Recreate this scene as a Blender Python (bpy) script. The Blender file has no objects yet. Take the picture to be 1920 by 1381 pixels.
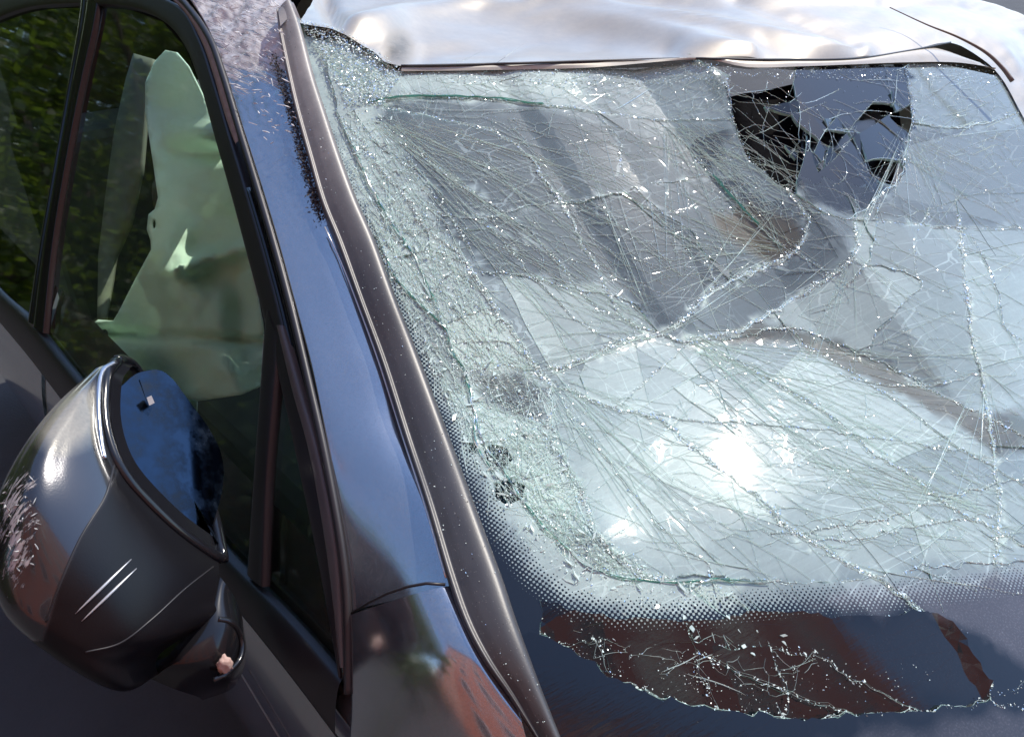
import bpy, math, random
import numpy as np
from mathutils import Vector, geometry, noise as mnoise

random.seed(7); RNG = np.random.default_rng(7)
sc = bpy.context.scene
COL = sc.collection
R = math.radians

# ------------------------------------------------------------------ camera
FPX = 1500.0
TH, PH = R(42.0), R(30.7)
CF = np.array([math.sin(TH)*math.cos(PH), math.cos(TH)*math.cos(PH), -math.sin(PH)])
CR = np.array([math.cos(TH), -math.sin(TH), 0.0])
CU = np.cross(CR, CF)
CAM = np.array([0.0, 0.0, 1.65])
cd = bpy.data.cameras.new('camera'); cam = bpy.data.objects.new('camera', cd); COL.objects.link(cam)
cd.sensor_width = 36.0; cd.lens = 36.0*FPX/1920.0; cd.clip_start = 0.02; cd.clip_end = 2000
cam.location = CAM; cam.rotation_euler = (math.pi/2-PH, 0, -TH)
sc.camera = cam

# ------------------------------------------------------------------ light
SUN = Vector((0.5939, -0.0105, 0.8045)).normalized()     # towards the sun
SUN_EL = math.asin(SUN.z); SUN_AZ = math.atan2(SUN.x, SUN.y)
w = bpy.data.worlds.new("World"); sc.world = w; w.use_nodes = True
nt = w.node_tree
sky = nt.nodes.new('ShaderNodeTexSky'); sky.sky_type = 'NISHITA'; sky.sun_disc = False
sky.sun_elevation = SUN_EL; sky.sun_rotation = SUN_AZ
sky.air_density = 1.0; sky.dust_density = .4; sky.ozone_density = 3.8
bg = nt.nodes['Background']; bg.inputs['Strength'].default_value = 0.15
nt.links.new(sky.outputs[0], bg.inputs['Color'])
sl = bpy.data.lights.new('sun', 'SUN'); sl.energy = 2.2; sl.angle = R(0.53); sl.color = (1, .93, .82)
so = bpy.data.objects.new('sun', sl); COL.objects.link(so); so.location = SUN*20
so.rotation_euler = SUN.to_track_quat('Z', 'Y').to_euler()
sc.view_settings.view_transform = 'Standard'; sc.view_settings.look = 'None'
sc.view_settings.exposure = 1.0; sc.view_settings.gamma = 1.0
sc.cycles.max_bounces = 10; sc.cycles.transparent_max_bounces = 14
sc.cycles.diffuse_bounces = 3; sc.cycles.glossy_bounces = 4
sc.cycles.sample_clamp_indirect = 6.0

# ------------------------------------------------------------------ geometry of the place
def ray(px, py):
    d = CF*FPX + CR*(px-960.0) + CU*(690.5-py)
    return d/np.linalg.norm(d)
def at_z(px, py, z):
    d = ray(px, py); return CAM + d*((z-CAM[2])/d[2])
def at_d(px, py, t):
    return CAM + ray(px, py)*t

# windshield: a gently curved sheet leaning back 27 degrees, dished in by the impact
WB = at_z(1000, 1381, 1.0); WT = at_z(590, 60, 1.46)
E1 = np.array([math.cos(R(-12)), math.sin(R(-12)), 0.0])
WN = np.cross(E1, WT-WB); WN /= np.linalg.norm(WN)
E2 = np.cross(WN, E1)
FU = [.15, .24, .35, .42, .45, .54, .66, .72, .77, .9]
FV = [.397, .377, .382, .38, .356, .333, .28, .206, .13, .10]
def _fold(u): return float(np.interp(u, FU, FV))
def w_height(u, v):
    h = -0.20*(u-0.45)**2 if u < .55 else -.002-.04*(u-.55)-.02*(u-.55)**2
    dv = min(max(v, .05), .30)-.17; h += -.16*dv*dv-(.0416*(v-.30) if v > .30 else 0)+(.0384*(v-.05) if v < .05 else 0)
    vf = _fold(u)                                    # the sheet is creased along a fold
    t = (v-vf)/.005; sp = .005*(math.log1p(math.exp(-abs(t)))+max(0, t))
    h += -.15*max(0, v-.09)+.30*sp
    h += 0.0012*math.sin(7.0*u+3.1*v+0.5)*math.cos(5.0*v-2.0*u)
    h += 0.0005*math.sin(19*u-9*v)*math.sin(15*v+6*u+1.0)
    h += 0.0092*math.exp(-(((u-0.165)/0.04)**2+((v-0.147)/0.04)**2))
    return h
def w_uv(px, py):
    d = ray(px, py)
    t = np.dot(WB-CAM, WN)/np.dot(d, WN)
    for _ in range(4):
        p = CAM+d*t
        u, v = np.dot(p-WB, E1), np.dot(p-WB, E2)
        h = w_height(u, v)
        t = (np.dot(WB-CAM, WN)+h)/np.dot(d, WN)
    p = CAM+d*t
    return np.dot(p-WB, E1), np.dot(p-WB, E2)
def w_pt(u, v, off=0.0):
    return WB+E1*u+E2*v+WN*(w_height(u, v)+off)
def W(px, py, off=0.0):
    u, v = w_uv(px, py)
    d = ray(px, py)
    p = w_pt(u, v)
    return p+WN*off
def w_px(u, v):
    p = w_pt(u, v)-CAM
    z = np.dot(p, CF); return 960+FPX*np.dot(p, CR)/z, 690.5-FPX*np.dot(p, CU)/z

SN = np.array([-math.cos(R(30)), 0.0, math.sin(R(30))]); S0 = np.array([0.295, 0.8, 0.95])
def SIDE(px, py, off=0.0):
    d = ray(px, py)
    return CAM+d*((np.dot(S0-CAM, SN)+off)/np.dot(d, SN))

def door_x(z):
    if z >= 0.95: return 0.305+(z-0.95)*math.tan(R(30))
    q = 0.95-z
    x = 0.305-0.62*q+0.95*q*q
    x -= 0.012*math.exp(-((q-0.10)/0.022)**2)
    return x
def DOOR(px, py, off=0.0):
    d = ray(px, py); t = 0.3; prev = t
    for _ in range(800):
        p = CAM+d*t
        if p[0] > door_x(p[2])-off: break
        prev = t; t += 0.005
    lo, hi = prev, t
    for _ in range(20):
        m = (lo+hi)/2; p = CAM+d*m
        if p[0] > door_x(p[2])-off: hi = m
        else: lo = m
    return CAM+d*hi

# ------------------------------------------------------------------ helpers
def new_obj(name, me, mat=None, parent=None, smooth=True):
    o = bpy.data.objects.new(name, me); COL.objects.link(o)
    if mat is not None:
        for m in (mat if isinstance(mat, (list, tuple)) else [mat]): me.materials.append(m)
    if parent is not None: o.parent = parent
    if smooth and len(me.polygons): me.polygons.foreach_set('use_smooth', [True]*len(me.polygons))
    return o
def mesh(name, verts, faces, mat=None, parent=None, smooth=True, mi=None, attrs=None):
    me = bpy.data.meshes.new(name)
    me.from_pydata([tuple(map(float, v)) for v in verts], [], faces)
    if mi is not None: me.polygons.foreach_set('material_index', mi)
    if attrs:
        for k, vals in attrs.items():
            vals = np.asarray(vals, dtype=np.float32)
            if vals.ndim == 1:
                a = me.attributes.new(k, 'FLOAT', 'POINT'); a.data.foreach_set('value', vals)
            else:
                a = me.attributes.new(k, 'FLOAT_VECTOR', 'POINT'); a.data.foreach_set('vector', vals.ravel())
    me.validate(); me.update()
    return new_obj(name, me, mat, parent, smooth)
def thing(name, label, cat, loc=(0, 0, 0)):
    o = bpy.data.objects.new(name, None); COL.objects.link(o); o.location = loc
    o['label'] = label; o['category'] = cat; o.empty_display_size = .1
    return o
def cr(pts, n):
    """Catmull-Rom resampling of a polyline by arc length."""
    P = np.asarray(pts, float)
    if len(P) == 2:
        return np.array([P[0]+(P[1]-P[0])*t for t in np.linspace(0, 1, n)])
    Q = np.vstack([2*P[0]-P[1], P, 2*P[-1]-P[-2]])
    out = []
    for i in range(1, len(Q)-2):
        for t in np.linspace(0, 1, 14, endpoint=False):
            a, b, c, d = Q[i-1], Q[i], Q[i+1], Q[i+2]
            out.append(.5*((2*b)+(c-a)*t+(2*a-5*b+4*c-d)*t*t+(3*b-a-3*c+d)*t**3))
    out.append(P[-1]); out = np.array(out)
    s = np.r_[0, np.cumsum(np.linalg.norm(np.diff(out, axis=0), axis=1))]
    return np.array([[np.interp(x, s, out[:, k]) for k in range(P.shape[1])] for x in np.linspace(0, s[-1], n)])
def grid_faces(nr, nc, close=False):
    f = []
    for i in range(nr-1):
        for j in range(nc-1 if not close else nc):
            k = (j+1) % nc
            f.append((i*nc+j, i*nc+k, (i+1)*nc+k, (i+1)*nc+j))
    return f
def loft(name, rows, nr, nc, mat, parent, solid=0.0, close=False, attrs_fn=None, disp=None, flip=False):
    """Smooth sheet through rows of 3D control points."""
    A = [cr(r, nc) for r in rows]
    A = np.array(A)
    G = np.array([cr(A[:, j], nr) for j in range(nc)]).transpose(1, 0, 2)
    if disp is not None:
        du = np.gradient(G, axis=0); dv = np.gradient(G, axis=1)
        N = np.cross(du, dv); N /= (np.linalg.norm(N, axis=2, keepdims=True)+1e-9)
        tocam = CAM-G
        s = np.sign((N*tocam).sum(2, keepdims=True)); N = N*s
        for i in range(nr):
            for j in range(nc): G[i, j] += N[i, j]*disp(i/(nr-1), j/(nc-1), G[i, j])
    V = G.reshape(-1, 3); F = grid_faces(nr, nc)
    if flip: F = [f[::-1] for f in F]
    at = attrs_fn(G) if attrs_fn else None
    o = mesh(name, V, F, mat, parent, attrs=at)
    if solid:
        # orient faces towards the camera side, then thicken away from it
        me = o.data; c = sum((Vector(p.normal).dot(Vector(CAM)-p.center) > 0) for p in me.polygons)
        if c < len(me.polygons)/2: me.flip_normals()
        m = o.modifiers.new('thickness', 'SOLIDIFY'); m.thickness = solid; m.offset = -1
    return o
def strip(name, lpts, rpts, prof, mat, parent, n=60, m=None, ls=None, rs=None, solid=0.0, attrs_fn=None, disp=None):
    """Sheet between two rails, raised by a cross-section profile [(t, height)]."""
    L = np.array(lpts, float); Rr = np.array(rpts, float)
    L = cr(L, n); Rr = cr(Rr, n)
    if m is None: m = len(prof)*3
    rows = []
    ts = [p[0] for p in prof]; hs = [p[1] for p in prof]
    for i in range(n):
        a, b = L[i], Rr[i]
        rows.append((a, b))
    G = np.zeros((n, m, 3))
    cp = cr(prof, m)
    for i in range(n):
        a, b = rows[i]
        a2 = rows[min(i+1, n-1)][0]-rows[max(i-1, 0)][0]
        nn = np.cross(b-a, a2); nn /= np.linalg.norm(nn)+1e-9
        if np.dot(nn, CAM-a) < 0: nn = -nn
        for j in range(m):
            G[i, j] = a+(b-a)*cp[j][0]+nn*cp[j][1]
            if disp is not None: G[i, j] += nn*disp(i/(n-1), j/(m-1), G[i, j])
    at = attrs_fn(G) if attrs_fn else None
    o = mesh(name, G.reshape(-1, 3), grid_faces(n, m), mat, parent, attrs=at)
    if solid:
        me = o.data; c = sum((Vector(p.normal).dot(Vector(CAM)-p.center) > 0) for p in me.polygons)
        if c < len(me.polygons)/2: me.flip_normals()
        md = o.modifiers.new('thickness', 'SOLIDIFY'); md.thickness = solid; md.offset = -1
    return o
def tube_arrays(pts, r, k=6, cap=True):
    P = np.asarray(pts, float); n = len(P); V = []; F = []
    rr = r if hasattr(r, '__len__') else [r]*n
    for i in range(n):
        t = P[min(i+1, n-1)]-P[max(i-1, 0)]; t /= np.linalg.norm(t)+1e-12
        a = np.cross(t, [0, 0, 1.0]);
        if np.linalg.norm(a) < 1e-3: a = np.cross(t, [0, 1.0, 0])
        a /= np.linalg.norm(a); b = np.cross(t, a)
        for j in range(k):
            an = 2*math.pi*j/k
            V.append(P[i]+(a*math.cos(an)+b*math.sin(an))*rr[i])
    F = grid_faces(n, k, close=True)
    if cap: F += [tuple(range(k))[::-1], tuple(range((n-1)*k, n*k))]
    return V, F
def tube(name, pts, r, mat, parent, k=8):
    V, F = tube_arrays(pts, r, k); return mesh(name, V, F, mat, parent)
def pip(pts, poly):
    """points in polygon, vectorised"""
    x, y = pts[:, 0], pts[:, 1]; poly = np.asarray(poly, float)
    ins = np.zeros(len(pts), bool); j = len(poly)-1
    for i in range(len(poly)):
        xi, yi = poly[i]; xj, yj = poly[j]
        c = ((yi > y) != (yj > y)) & (x < (xj-xi)*(y-yi)/(yj-yi+1e-12)+xi)
        ins ^= c; j = i
    return ins
def seg_dist(pts, line):
    """distance of 2D points to a polyline"""
    L = np.asarray(line, float); best = np.full(len(pts), 1e9)
    for a, b in zip(L[:-1], L[1:]):
        ab = b-a; t = np.clip(((pts-a)@ab)/(ab@ab+1e-12), 0, 1)
        best = np.minimum(best, np.linalg.norm(pts-(a+t[:, None]*ab), axis=1))
    return best
def cdt(points, edges):
    r = geometry.delaunay_2d_cdt([Vector((float(a), float(b))) for a, b in points], edges, [], 0, 1e-6, True)
    return np.array([(v.x, v.y) for v in r[0]]), r[1], r[2], r[4]
def fill(name, outline, step, posfn, mat, parent, solid=0.0, holes=(), attrs_fn=None):
    """Triangulated sheet filling a traced outline; posfn lifts every point onto its own surface."""
    pts = []; edges = []
    for loop in [outline]+list(holes):
        loop = np.asarray(loop, float); dense = []
        for a, b in zip(loop, np.roll(loop, -1, axis=0)):
            m = max(1, int(np.linalg.norm(b-a)/step))
            for k in range(m): dense.append(a+(b-a)*k/m)
        s = len(pts); pts += dense; n = len(dense)
        edges += [(s+i, s+(i+1) % n) for i in range(n)]
    O = np.asarray(outline, float)
    xs = np.arange(O[:, 0].min(), O[:, 0].max(), step); ys = np.arange(O[:, 1].min(), O[:, 1].max(), step)
    g = np.array([(x+random.uniform(-.3, .3)*step, y+random.uniform(-.3, .3)*step) for x in xs for y in ys])
    ok = pip(g, O) & (seg_dist(g, np.vstack([O, O[:1]])) > step*.5)
    for h in holes: ok &= ~pip(g, h) & (seg_dist(g, np.vstack([h, h[:1]])) > step*.5)
    pts += list(g[ok])
    V, _, F, _ = cdt(pts, edges)
    cen = np.array([V[list(f)].mean(0) for f in F])
    keep = pip(cen, O)
    for h in holes: keep &= ~pip(cen, h)
    F = [tuple(f) for f, k in zip(F, keep) if k]
    P = [posfn(x, y) for x, y in V]
    q = np.array(P); nn = np.zeros(3)
    for f in F[::max(1, len(F)//50)]:
        m = np.cross(q[f[1]]-q[f[0]], q[f[2]]-q[f[0]]); nn += m/(np.linalg.norm(m)+1e-12)
    if np.dot(nn, CAM-q.mean(0)) < 0: F = [f[::-1] for f in F]
    o = mesh(name, P, F, mat, parent, attrs=attrs_fn(V) if attrs_fn else None)
    if solid:
        me = o.data; c = sum((Vector(p.normal).dot(Vector(CAM)-p.center) > 0) for p in me.polygons)
        if c < len(me.polygons)/2: me.flip_normals()
        m = o.modifiers.new('thickness', 'SOLIDIFY'); m.thickness = solid; m.offset = -1
    return o
def nz(p, s=1.0, o=0.0):
    return mnoise.noise(Vector((p[0]*s+o, p[1]*s+o*1.7, (p[2] if len(p) > 2 else 0)*s-o)))

# ------------------------------------------------------------------ materials
class NT:
    def __init__(s, name):
        s.m = bpy.data.materials.new(name); s.m.use_nodes = True; s.t = s.m.node_tree
        s.b = s.t.nodes['Principled BSDF']; s.out = s.t.nodes['Material Output']
    def n(s, typ, **kw):
        nd = s.t.nodes.new(typ)
        for k, v in kw.items():
            if k.startswith('i_'):
                nd.inputs[k[2:].replace('_', ' ')].default_value = v
            else: setattr(nd, k, v)
        return nd
    def l(s, a, b): s.t.links.new(a, b)
    def math(s, op, a, b=None, clamp=False):
        nd = s.t.nodes.new('ShaderNodeMath'); nd.operation = op; nd.use_clamp = clamp
        for i, x in enumerate((a, b)):
            if x is None: continue
            if isinstance(x, (int, float)): nd.inputs[i].default_value = x
            else: s.l(x, nd.inputs[i])
        return nd.outputs[0]
    def attr(s, name): 
        return s.n('ShaderNodeAttribute', attribute_name=name)
    def ramp(s, fac, stops):
        r = s.n('ShaderNodeValToRGB'); e = r.color_ramp.elements
        while len(e) > 1: e.remove(e[-1])
        for i, (p, c) in enumerate(stops):
            el = e[0] if i == 0 else e.new(p)
            el.position = p; el.color = c if len(c) == 4 else (*c, 1)
        s.l(fac, r.inputs[0]); return r.outputs[0]
    def noise(s, scale, detail=3, rough=.5, vec=None, dist=0.0):
        nd = s.n('ShaderNodeTexNoise'); nd.inputs['Scale'].default_value = scale
        nd.inputs['Detail'].default_value = detail; nd.inputs['Roughness'].default_value = rough
        nd.inputs['Distortion'].default_value = dist
        if vec is not None: s.l(vec, nd.inputs['Vector'])
        return nd.outputs[0]
    def mapped(s, vec, scale=(1, 1, 1), rot=(0, 0, 0)):
        nd = s.n('ShaderNodeMapping'); nd.inputs['Scale'].default_value = scale; nd.inputs['Rotation'].default_value = rot
        s.l(vec, nd.inputs['Vector']); return nd.outputs[0]
    def geo(s): return s.n('ShaderNodeNewGeometry').outputs['Position']
    def bump(s, h, strength=.3, dist=.001):
        b = s.n('ShaderNodeBump'); b.inputs['Strength'].default_value = strength; b.inputs['Distance'].default_value = dist
        s.l(h, b.inputs['Height']); return b.outputs[0]
    def mix(s, fac, a, b):
        nd = s.t.nodes.new('ShaderNodeMix'); nd.data_type = 'RGBA'
        for i, x in ((0, fac), (6, a), (7, b)):
            if isinstance(x, (int, float)): nd.inputs[i].default_value = x
            elif isinstance(x, tuple): nd.inputs[i].default_value = (*x, 1) if len(x) == 3 else x
            else: s.l(x, nd.inputs[i])
        return nd.outputs[2]
    def mixsh(s, fac, a, b):
        nd = s.t.nodes.new('ShaderNodeMixShader')
        if isinstance(fac, (int, float)): nd.inputs[0].default_value = fac
        else: s.l(fac, nd.inputs[0])
        s.l(a, nd.inputs[1]); s.l(b, nd.inputs[2]); return nd.outputs[0]
def simple(name, col, rough=.5, metal=0, spec=.5, coat=0, bumps=None, var=0.0, vscale=8, crough=.03):
    k = NT(name); b = k.b
    b.inputs['Base Color'].default_value = (*col, 1); b.inputs['Roughness'].default_value = rough
    b.inputs['Metallic'].default_value = metal; b.inputs['Specular IOR Level'].default_value = spec
    b.inputs['Coat Weight'].default_value = coat; b.inputs['Coat Roughness'].default_value = crough
    g = k.geo()
    if var:
        n = k.noise(vscale, 5, .6, g)
        k.l(k.mix(n, tuple(c*(1-var) for c in col), tuple(min(1, c*(1+var)) for c in col)), b.inputs['Base Color'])
    if bumps: k.l(k.bump(k.noise(bumps[0], 4, .6, g), bumps[1], bumps[2]), b.inputs['Normal'])
    return k.m

def paint_mat():
    k = NT('metallic_blue_grey_paint'); b = k.b; g = k.geo()
    fl = k.n('ShaderNodeTexVoronoi'); fl.inputs['Scale'].default_value = 1400; k.l(g, fl.inputs['Vector'])
    b.inputs['Metallic'].default_value = .9
    sp = k.ramp(fl.outputs['Distance'], [(0, (.58, .59, .61)), (1, (.30, .31, .33))])
    # scratches exposing pale primer, where the body scraped along the ground
    sa = k.attr('scratch').outputs['Fac']
    su = k.attr('suv').outputs['Vector']; mp = k.mapped(su, (420, 26, 1), (0, 0, .5))
    s1 = k.noise(1.0, 5, .62, mp)
    mp2 = k.mapped(su, (95, 12, 1), (0, 0, .65))
    s2 = k.noise(1.0, 3, .6, mp2)
    sm = k.math('ADD', k.math('MULTIPLY', s1, .65), k.math('MULTIPLY', s2, .45))
    thr = k.math('SUBTRACT', .98, k.math('MULTIPLY', sa, .55))
    mask = k.math('MULTIPLY', k.math('GREATER_THAN', sm, thr), k.math('GREATER_THAN', sa, .02))
    mk = k.math('MULTIPLY', k.math('SUBTRACT', sm, thr), 14, True); mk = k.math('MULTIPLY', mk, k.math('GREATER_THAN', sa, .02))
    scol = k.mix(s2, (.40, .39, .38), (.85, .84, .82))
    rd = k.noise(330, 3, .75, g); film = k.math('MULTIPLY', k.math('SUBTRACT', k.math('ADD', k.math('MULTIPLY', rd, .7), k.math('MULTIPLY', k.noise(7, 4, .6, g), .5)), .60, True), .9, True)
    sp = k.mix(film, sp, (.36, .34, .31))
    k.l(k.mix(mk, sp, scol), b.inputs['Base Color'])
    k.l(k.math('SUBTRACT', .9, k.math('ADD', k.math('MULTIPLY', mk, .8), film), True), b.inputs['Metallic'])
    dust = k.noise(45, 6, .7, g)
    dm = k.math('MULTIPLY', k.math('SUBTRACT', dust, .45, True), .25)
    rg = k.math('ADD', .13, k.math('MULTIPLY', mk, .35)); k.l(k.math('ADD', rg, dm), b.inputs['Roughness'])
    b.inputs['Coat Weight'].default_value = .55; b.inputs['Coat Roughness'].default_value = .04
    k.l(k.bump(k.math('ADD', s1, k.math('MULTIPLY', mk, -1.5)), .25, .0012), b.inputs['Normal'])
    # only bump inside the scraped area
    for nd in k.t.nodes:
        if nd.type == 'BUMP': k.l(k.math('MULTIPLY', k.math('MULTIPLY', sa, 1.0, True), .7), nd.inputs['Strength'])
    return k.m
PAINT = paint_mat()

def roof_mat():
    k = NT('crumpled_roof_paint'); b = k.b; g = k.geo()
    n = k.noise(5, 5, .6, g); n2 = k.noise(60, 4, .7, g)
    d = k.math('MULTIPLY', k.math('ADD', k.math('MULTIPLY', n, .6), k.math('MULTIPLY', n2, .4)), 1)
    k.l(k.ramp(d, [(.3, (.34, .315, .27)), (.7, (.47, .42, .335))]), b.inputs['Base Color'])
    b.inputs['Roughness'].default_value = .40
    b.inputs['Coat Weight'].default_value = .3; b.inputs['Coat Roughness'].default_value = .15
    gr = k.attr('grime').outputs['Fac']
    gm = k.math('MULTIPLY', gr, k.math('MULTIPLY', n2, 2.0), True)
    k.l(k.mix(gm, k.ramp(d, [(.3, (.34, .315, .27)), (.7, (.47, .42, .335))]), (.16, .15, .12)), b.inputs['Base Color'])
    k.l(k.math('SUBTRACT', .25, gm, True), b.inputs['Metallic'])
    k.l(k.math('SUBTRACT', .3, gm, True), b.inputs['Coat Weight'])
    k.l(k.bump(k.noise(5, 2, .4, g), .15, .008), b.inputs['Normal'])
    return k.m
ROOF = roof_mat()

def trim_mat():
    k = NT('satin_black_trim'); b = k.b; g = k.geo()
    n = k.noise(420, 3, .7, g); n2 = k.noise(18, 5, .7, g)
    dust = k.attr('dust').outputs['Fac']
    f = k.math('MULTIPLY', k.math('ADD', .12, dust), k.math('ADD', .3, k.math('MULTIPLY', n2, 1.2)), True)
    v = k.n('ShaderNodeTexVoronoi'); v.inputs['Scale'].default_value = 260; k.l(g, v.inputs['Vector'])
    sp = k.math('LESS_THAN', v.outputs['Distance'], .12)
    f = k.math('ADD', f, k.math('MULTIPLY', sp, .35), True)
    k.l(k.mix(f, (.022, .021, .024), (.30, .275, .25)), b.inputs['Base Color'])
    b.inputs['Roughness'].default_value = .42; b.inputs['Specular IOR Level'].default_value = .7
    k.l(k.bump(n, .25, .0004), b.inputs['Normal'])
    return k.m
TRIM = trim_mat()
RUBBER = simple('black_rubber_seal', (.020, .018, .020), .45, spec=.6, bumps=(300, .15, .0004), var=.3)
GLOSSBLK = simple('gloss_black_plastic', (.010, .010, .012), .16, spec=.5, bumps=(6, .08, .003))
SATIN = simple('dark_satin_plastic', (.018, .017, .019), .42, spec=.5, bumps=(900, .12, .0003), var=.3)
DIRTY = simple('dusty_beige_edge', (.26, .21, .17), .7, var=.4, vscale=60, bumps=(120, .4, .001))
BUTYL = simple('torn_black_sealant', (.035, .027, .024), .8, var=.7, vscale=150, bumps=(250, .8, .002))
DASH = simple('dark_dashboard_plastic', (.035, .085, .13), .65, var=.25, bumps=(500, .3, .0005))
CABIN = simple('dark_cabin_cloth', (.06, .065, .06), .8, var=.3)
AIRBAG = simple('white_airbag_cloth', (.78, .80, .82), .8, var=.06, bumps=(30, .5, .006))
def curtain_mat():
    k = NT('pale_curtain_airbag_cloth'); b = k.b; g = k.geo()
    n = k.noise(14, 4, .6, g)
    k.l(k.mix(n, (.74, .96, .80), (.84, .98, .88)), b.inputs['Base Color']); b.inputs['Roughness'].default_value = .8
    wv = k.noise(700, 2, .5, g)
    k.l(k.bump(k.math('ADD', k.math('MULTIPLY', k.noise(11, 3, .5, g), 4), wv), .35, .004), b.inputs['Normal'])
    tr = k.n('ShaderNodeBsdfTranslucent'); tr.inputs[0].default_value = (.80, .95, .82, 1)
    k.l(k.mixsh(.22, b.outputs[0], tr.outputs[0]), k.out.inputs[0])
    return k.m
CURTAIN = curtain_mat()
def side_glass_mat(tint):
    k = NT('tinted_side_glass'); 
    t = k.n('ShaderNodeBsdfTransparent'); t.inputs[0].default_value = (*tint, 1)
    gl = k.n('ShaderNodeBsdfGlossy'); gl.inputs['Roughness'].default_value = .035; gl.inputs['Color'].default_value = (1, 1, 1, 1)
    g = k.geo()
    fr = k.n('ShaderNodeFresnel'); fr.inputs['IOR'].default_value = 1.5
    bm = k.bump(k.noise(5, 2, .4, g), .06, .01); k.l(bm, gl.inputs['Normal'])
    s = k.mixsh(fr.outputs[0], t.outputs[0], gl.outputs[0])
    df = k.n('ShaderNodeBsdfDiffuse'); df.inputs[0].default_value = (.4, .4, .36, 1)
    dm = k.math('MULTIPLY', k.math('SUBTRACT', k.noise(30, 6, .7, g), .45, True), .05)
    k.l(k.mixsh(dm, s, df.outputs[0]), k.out.inputs[0])
    return k.m
SGLASS = side_glass_mat((.86, 1.0, .90)); SGLASS2 = side_glass_mat((.10, .12, .10))
def mirror_mat():
    k = NT('mirror_glass'); b = k.b; g = k.geo()
    b.inputs['Metallic'].default_value = 1; b.inputs['Base Color'].default_value = (.07, .095, .13, 1); b.inputs['Roughness'].default_value = .10
    dn = k.math('MULTIPLY', k.math('SUBTRACT', k.noise(28, 5, .7, g), .42, True), 2.2, True); k.l(k.mix(dn, (.035, .055, .085), (.02, .02, .02)), b.inputs['Base Color']); k.l(k.math('ADD', .08, k.math('MULTIPLY', dn, .5)), b.inputs['Roughness'])
    return k.m
MIRROR = mirror_mat()

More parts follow.
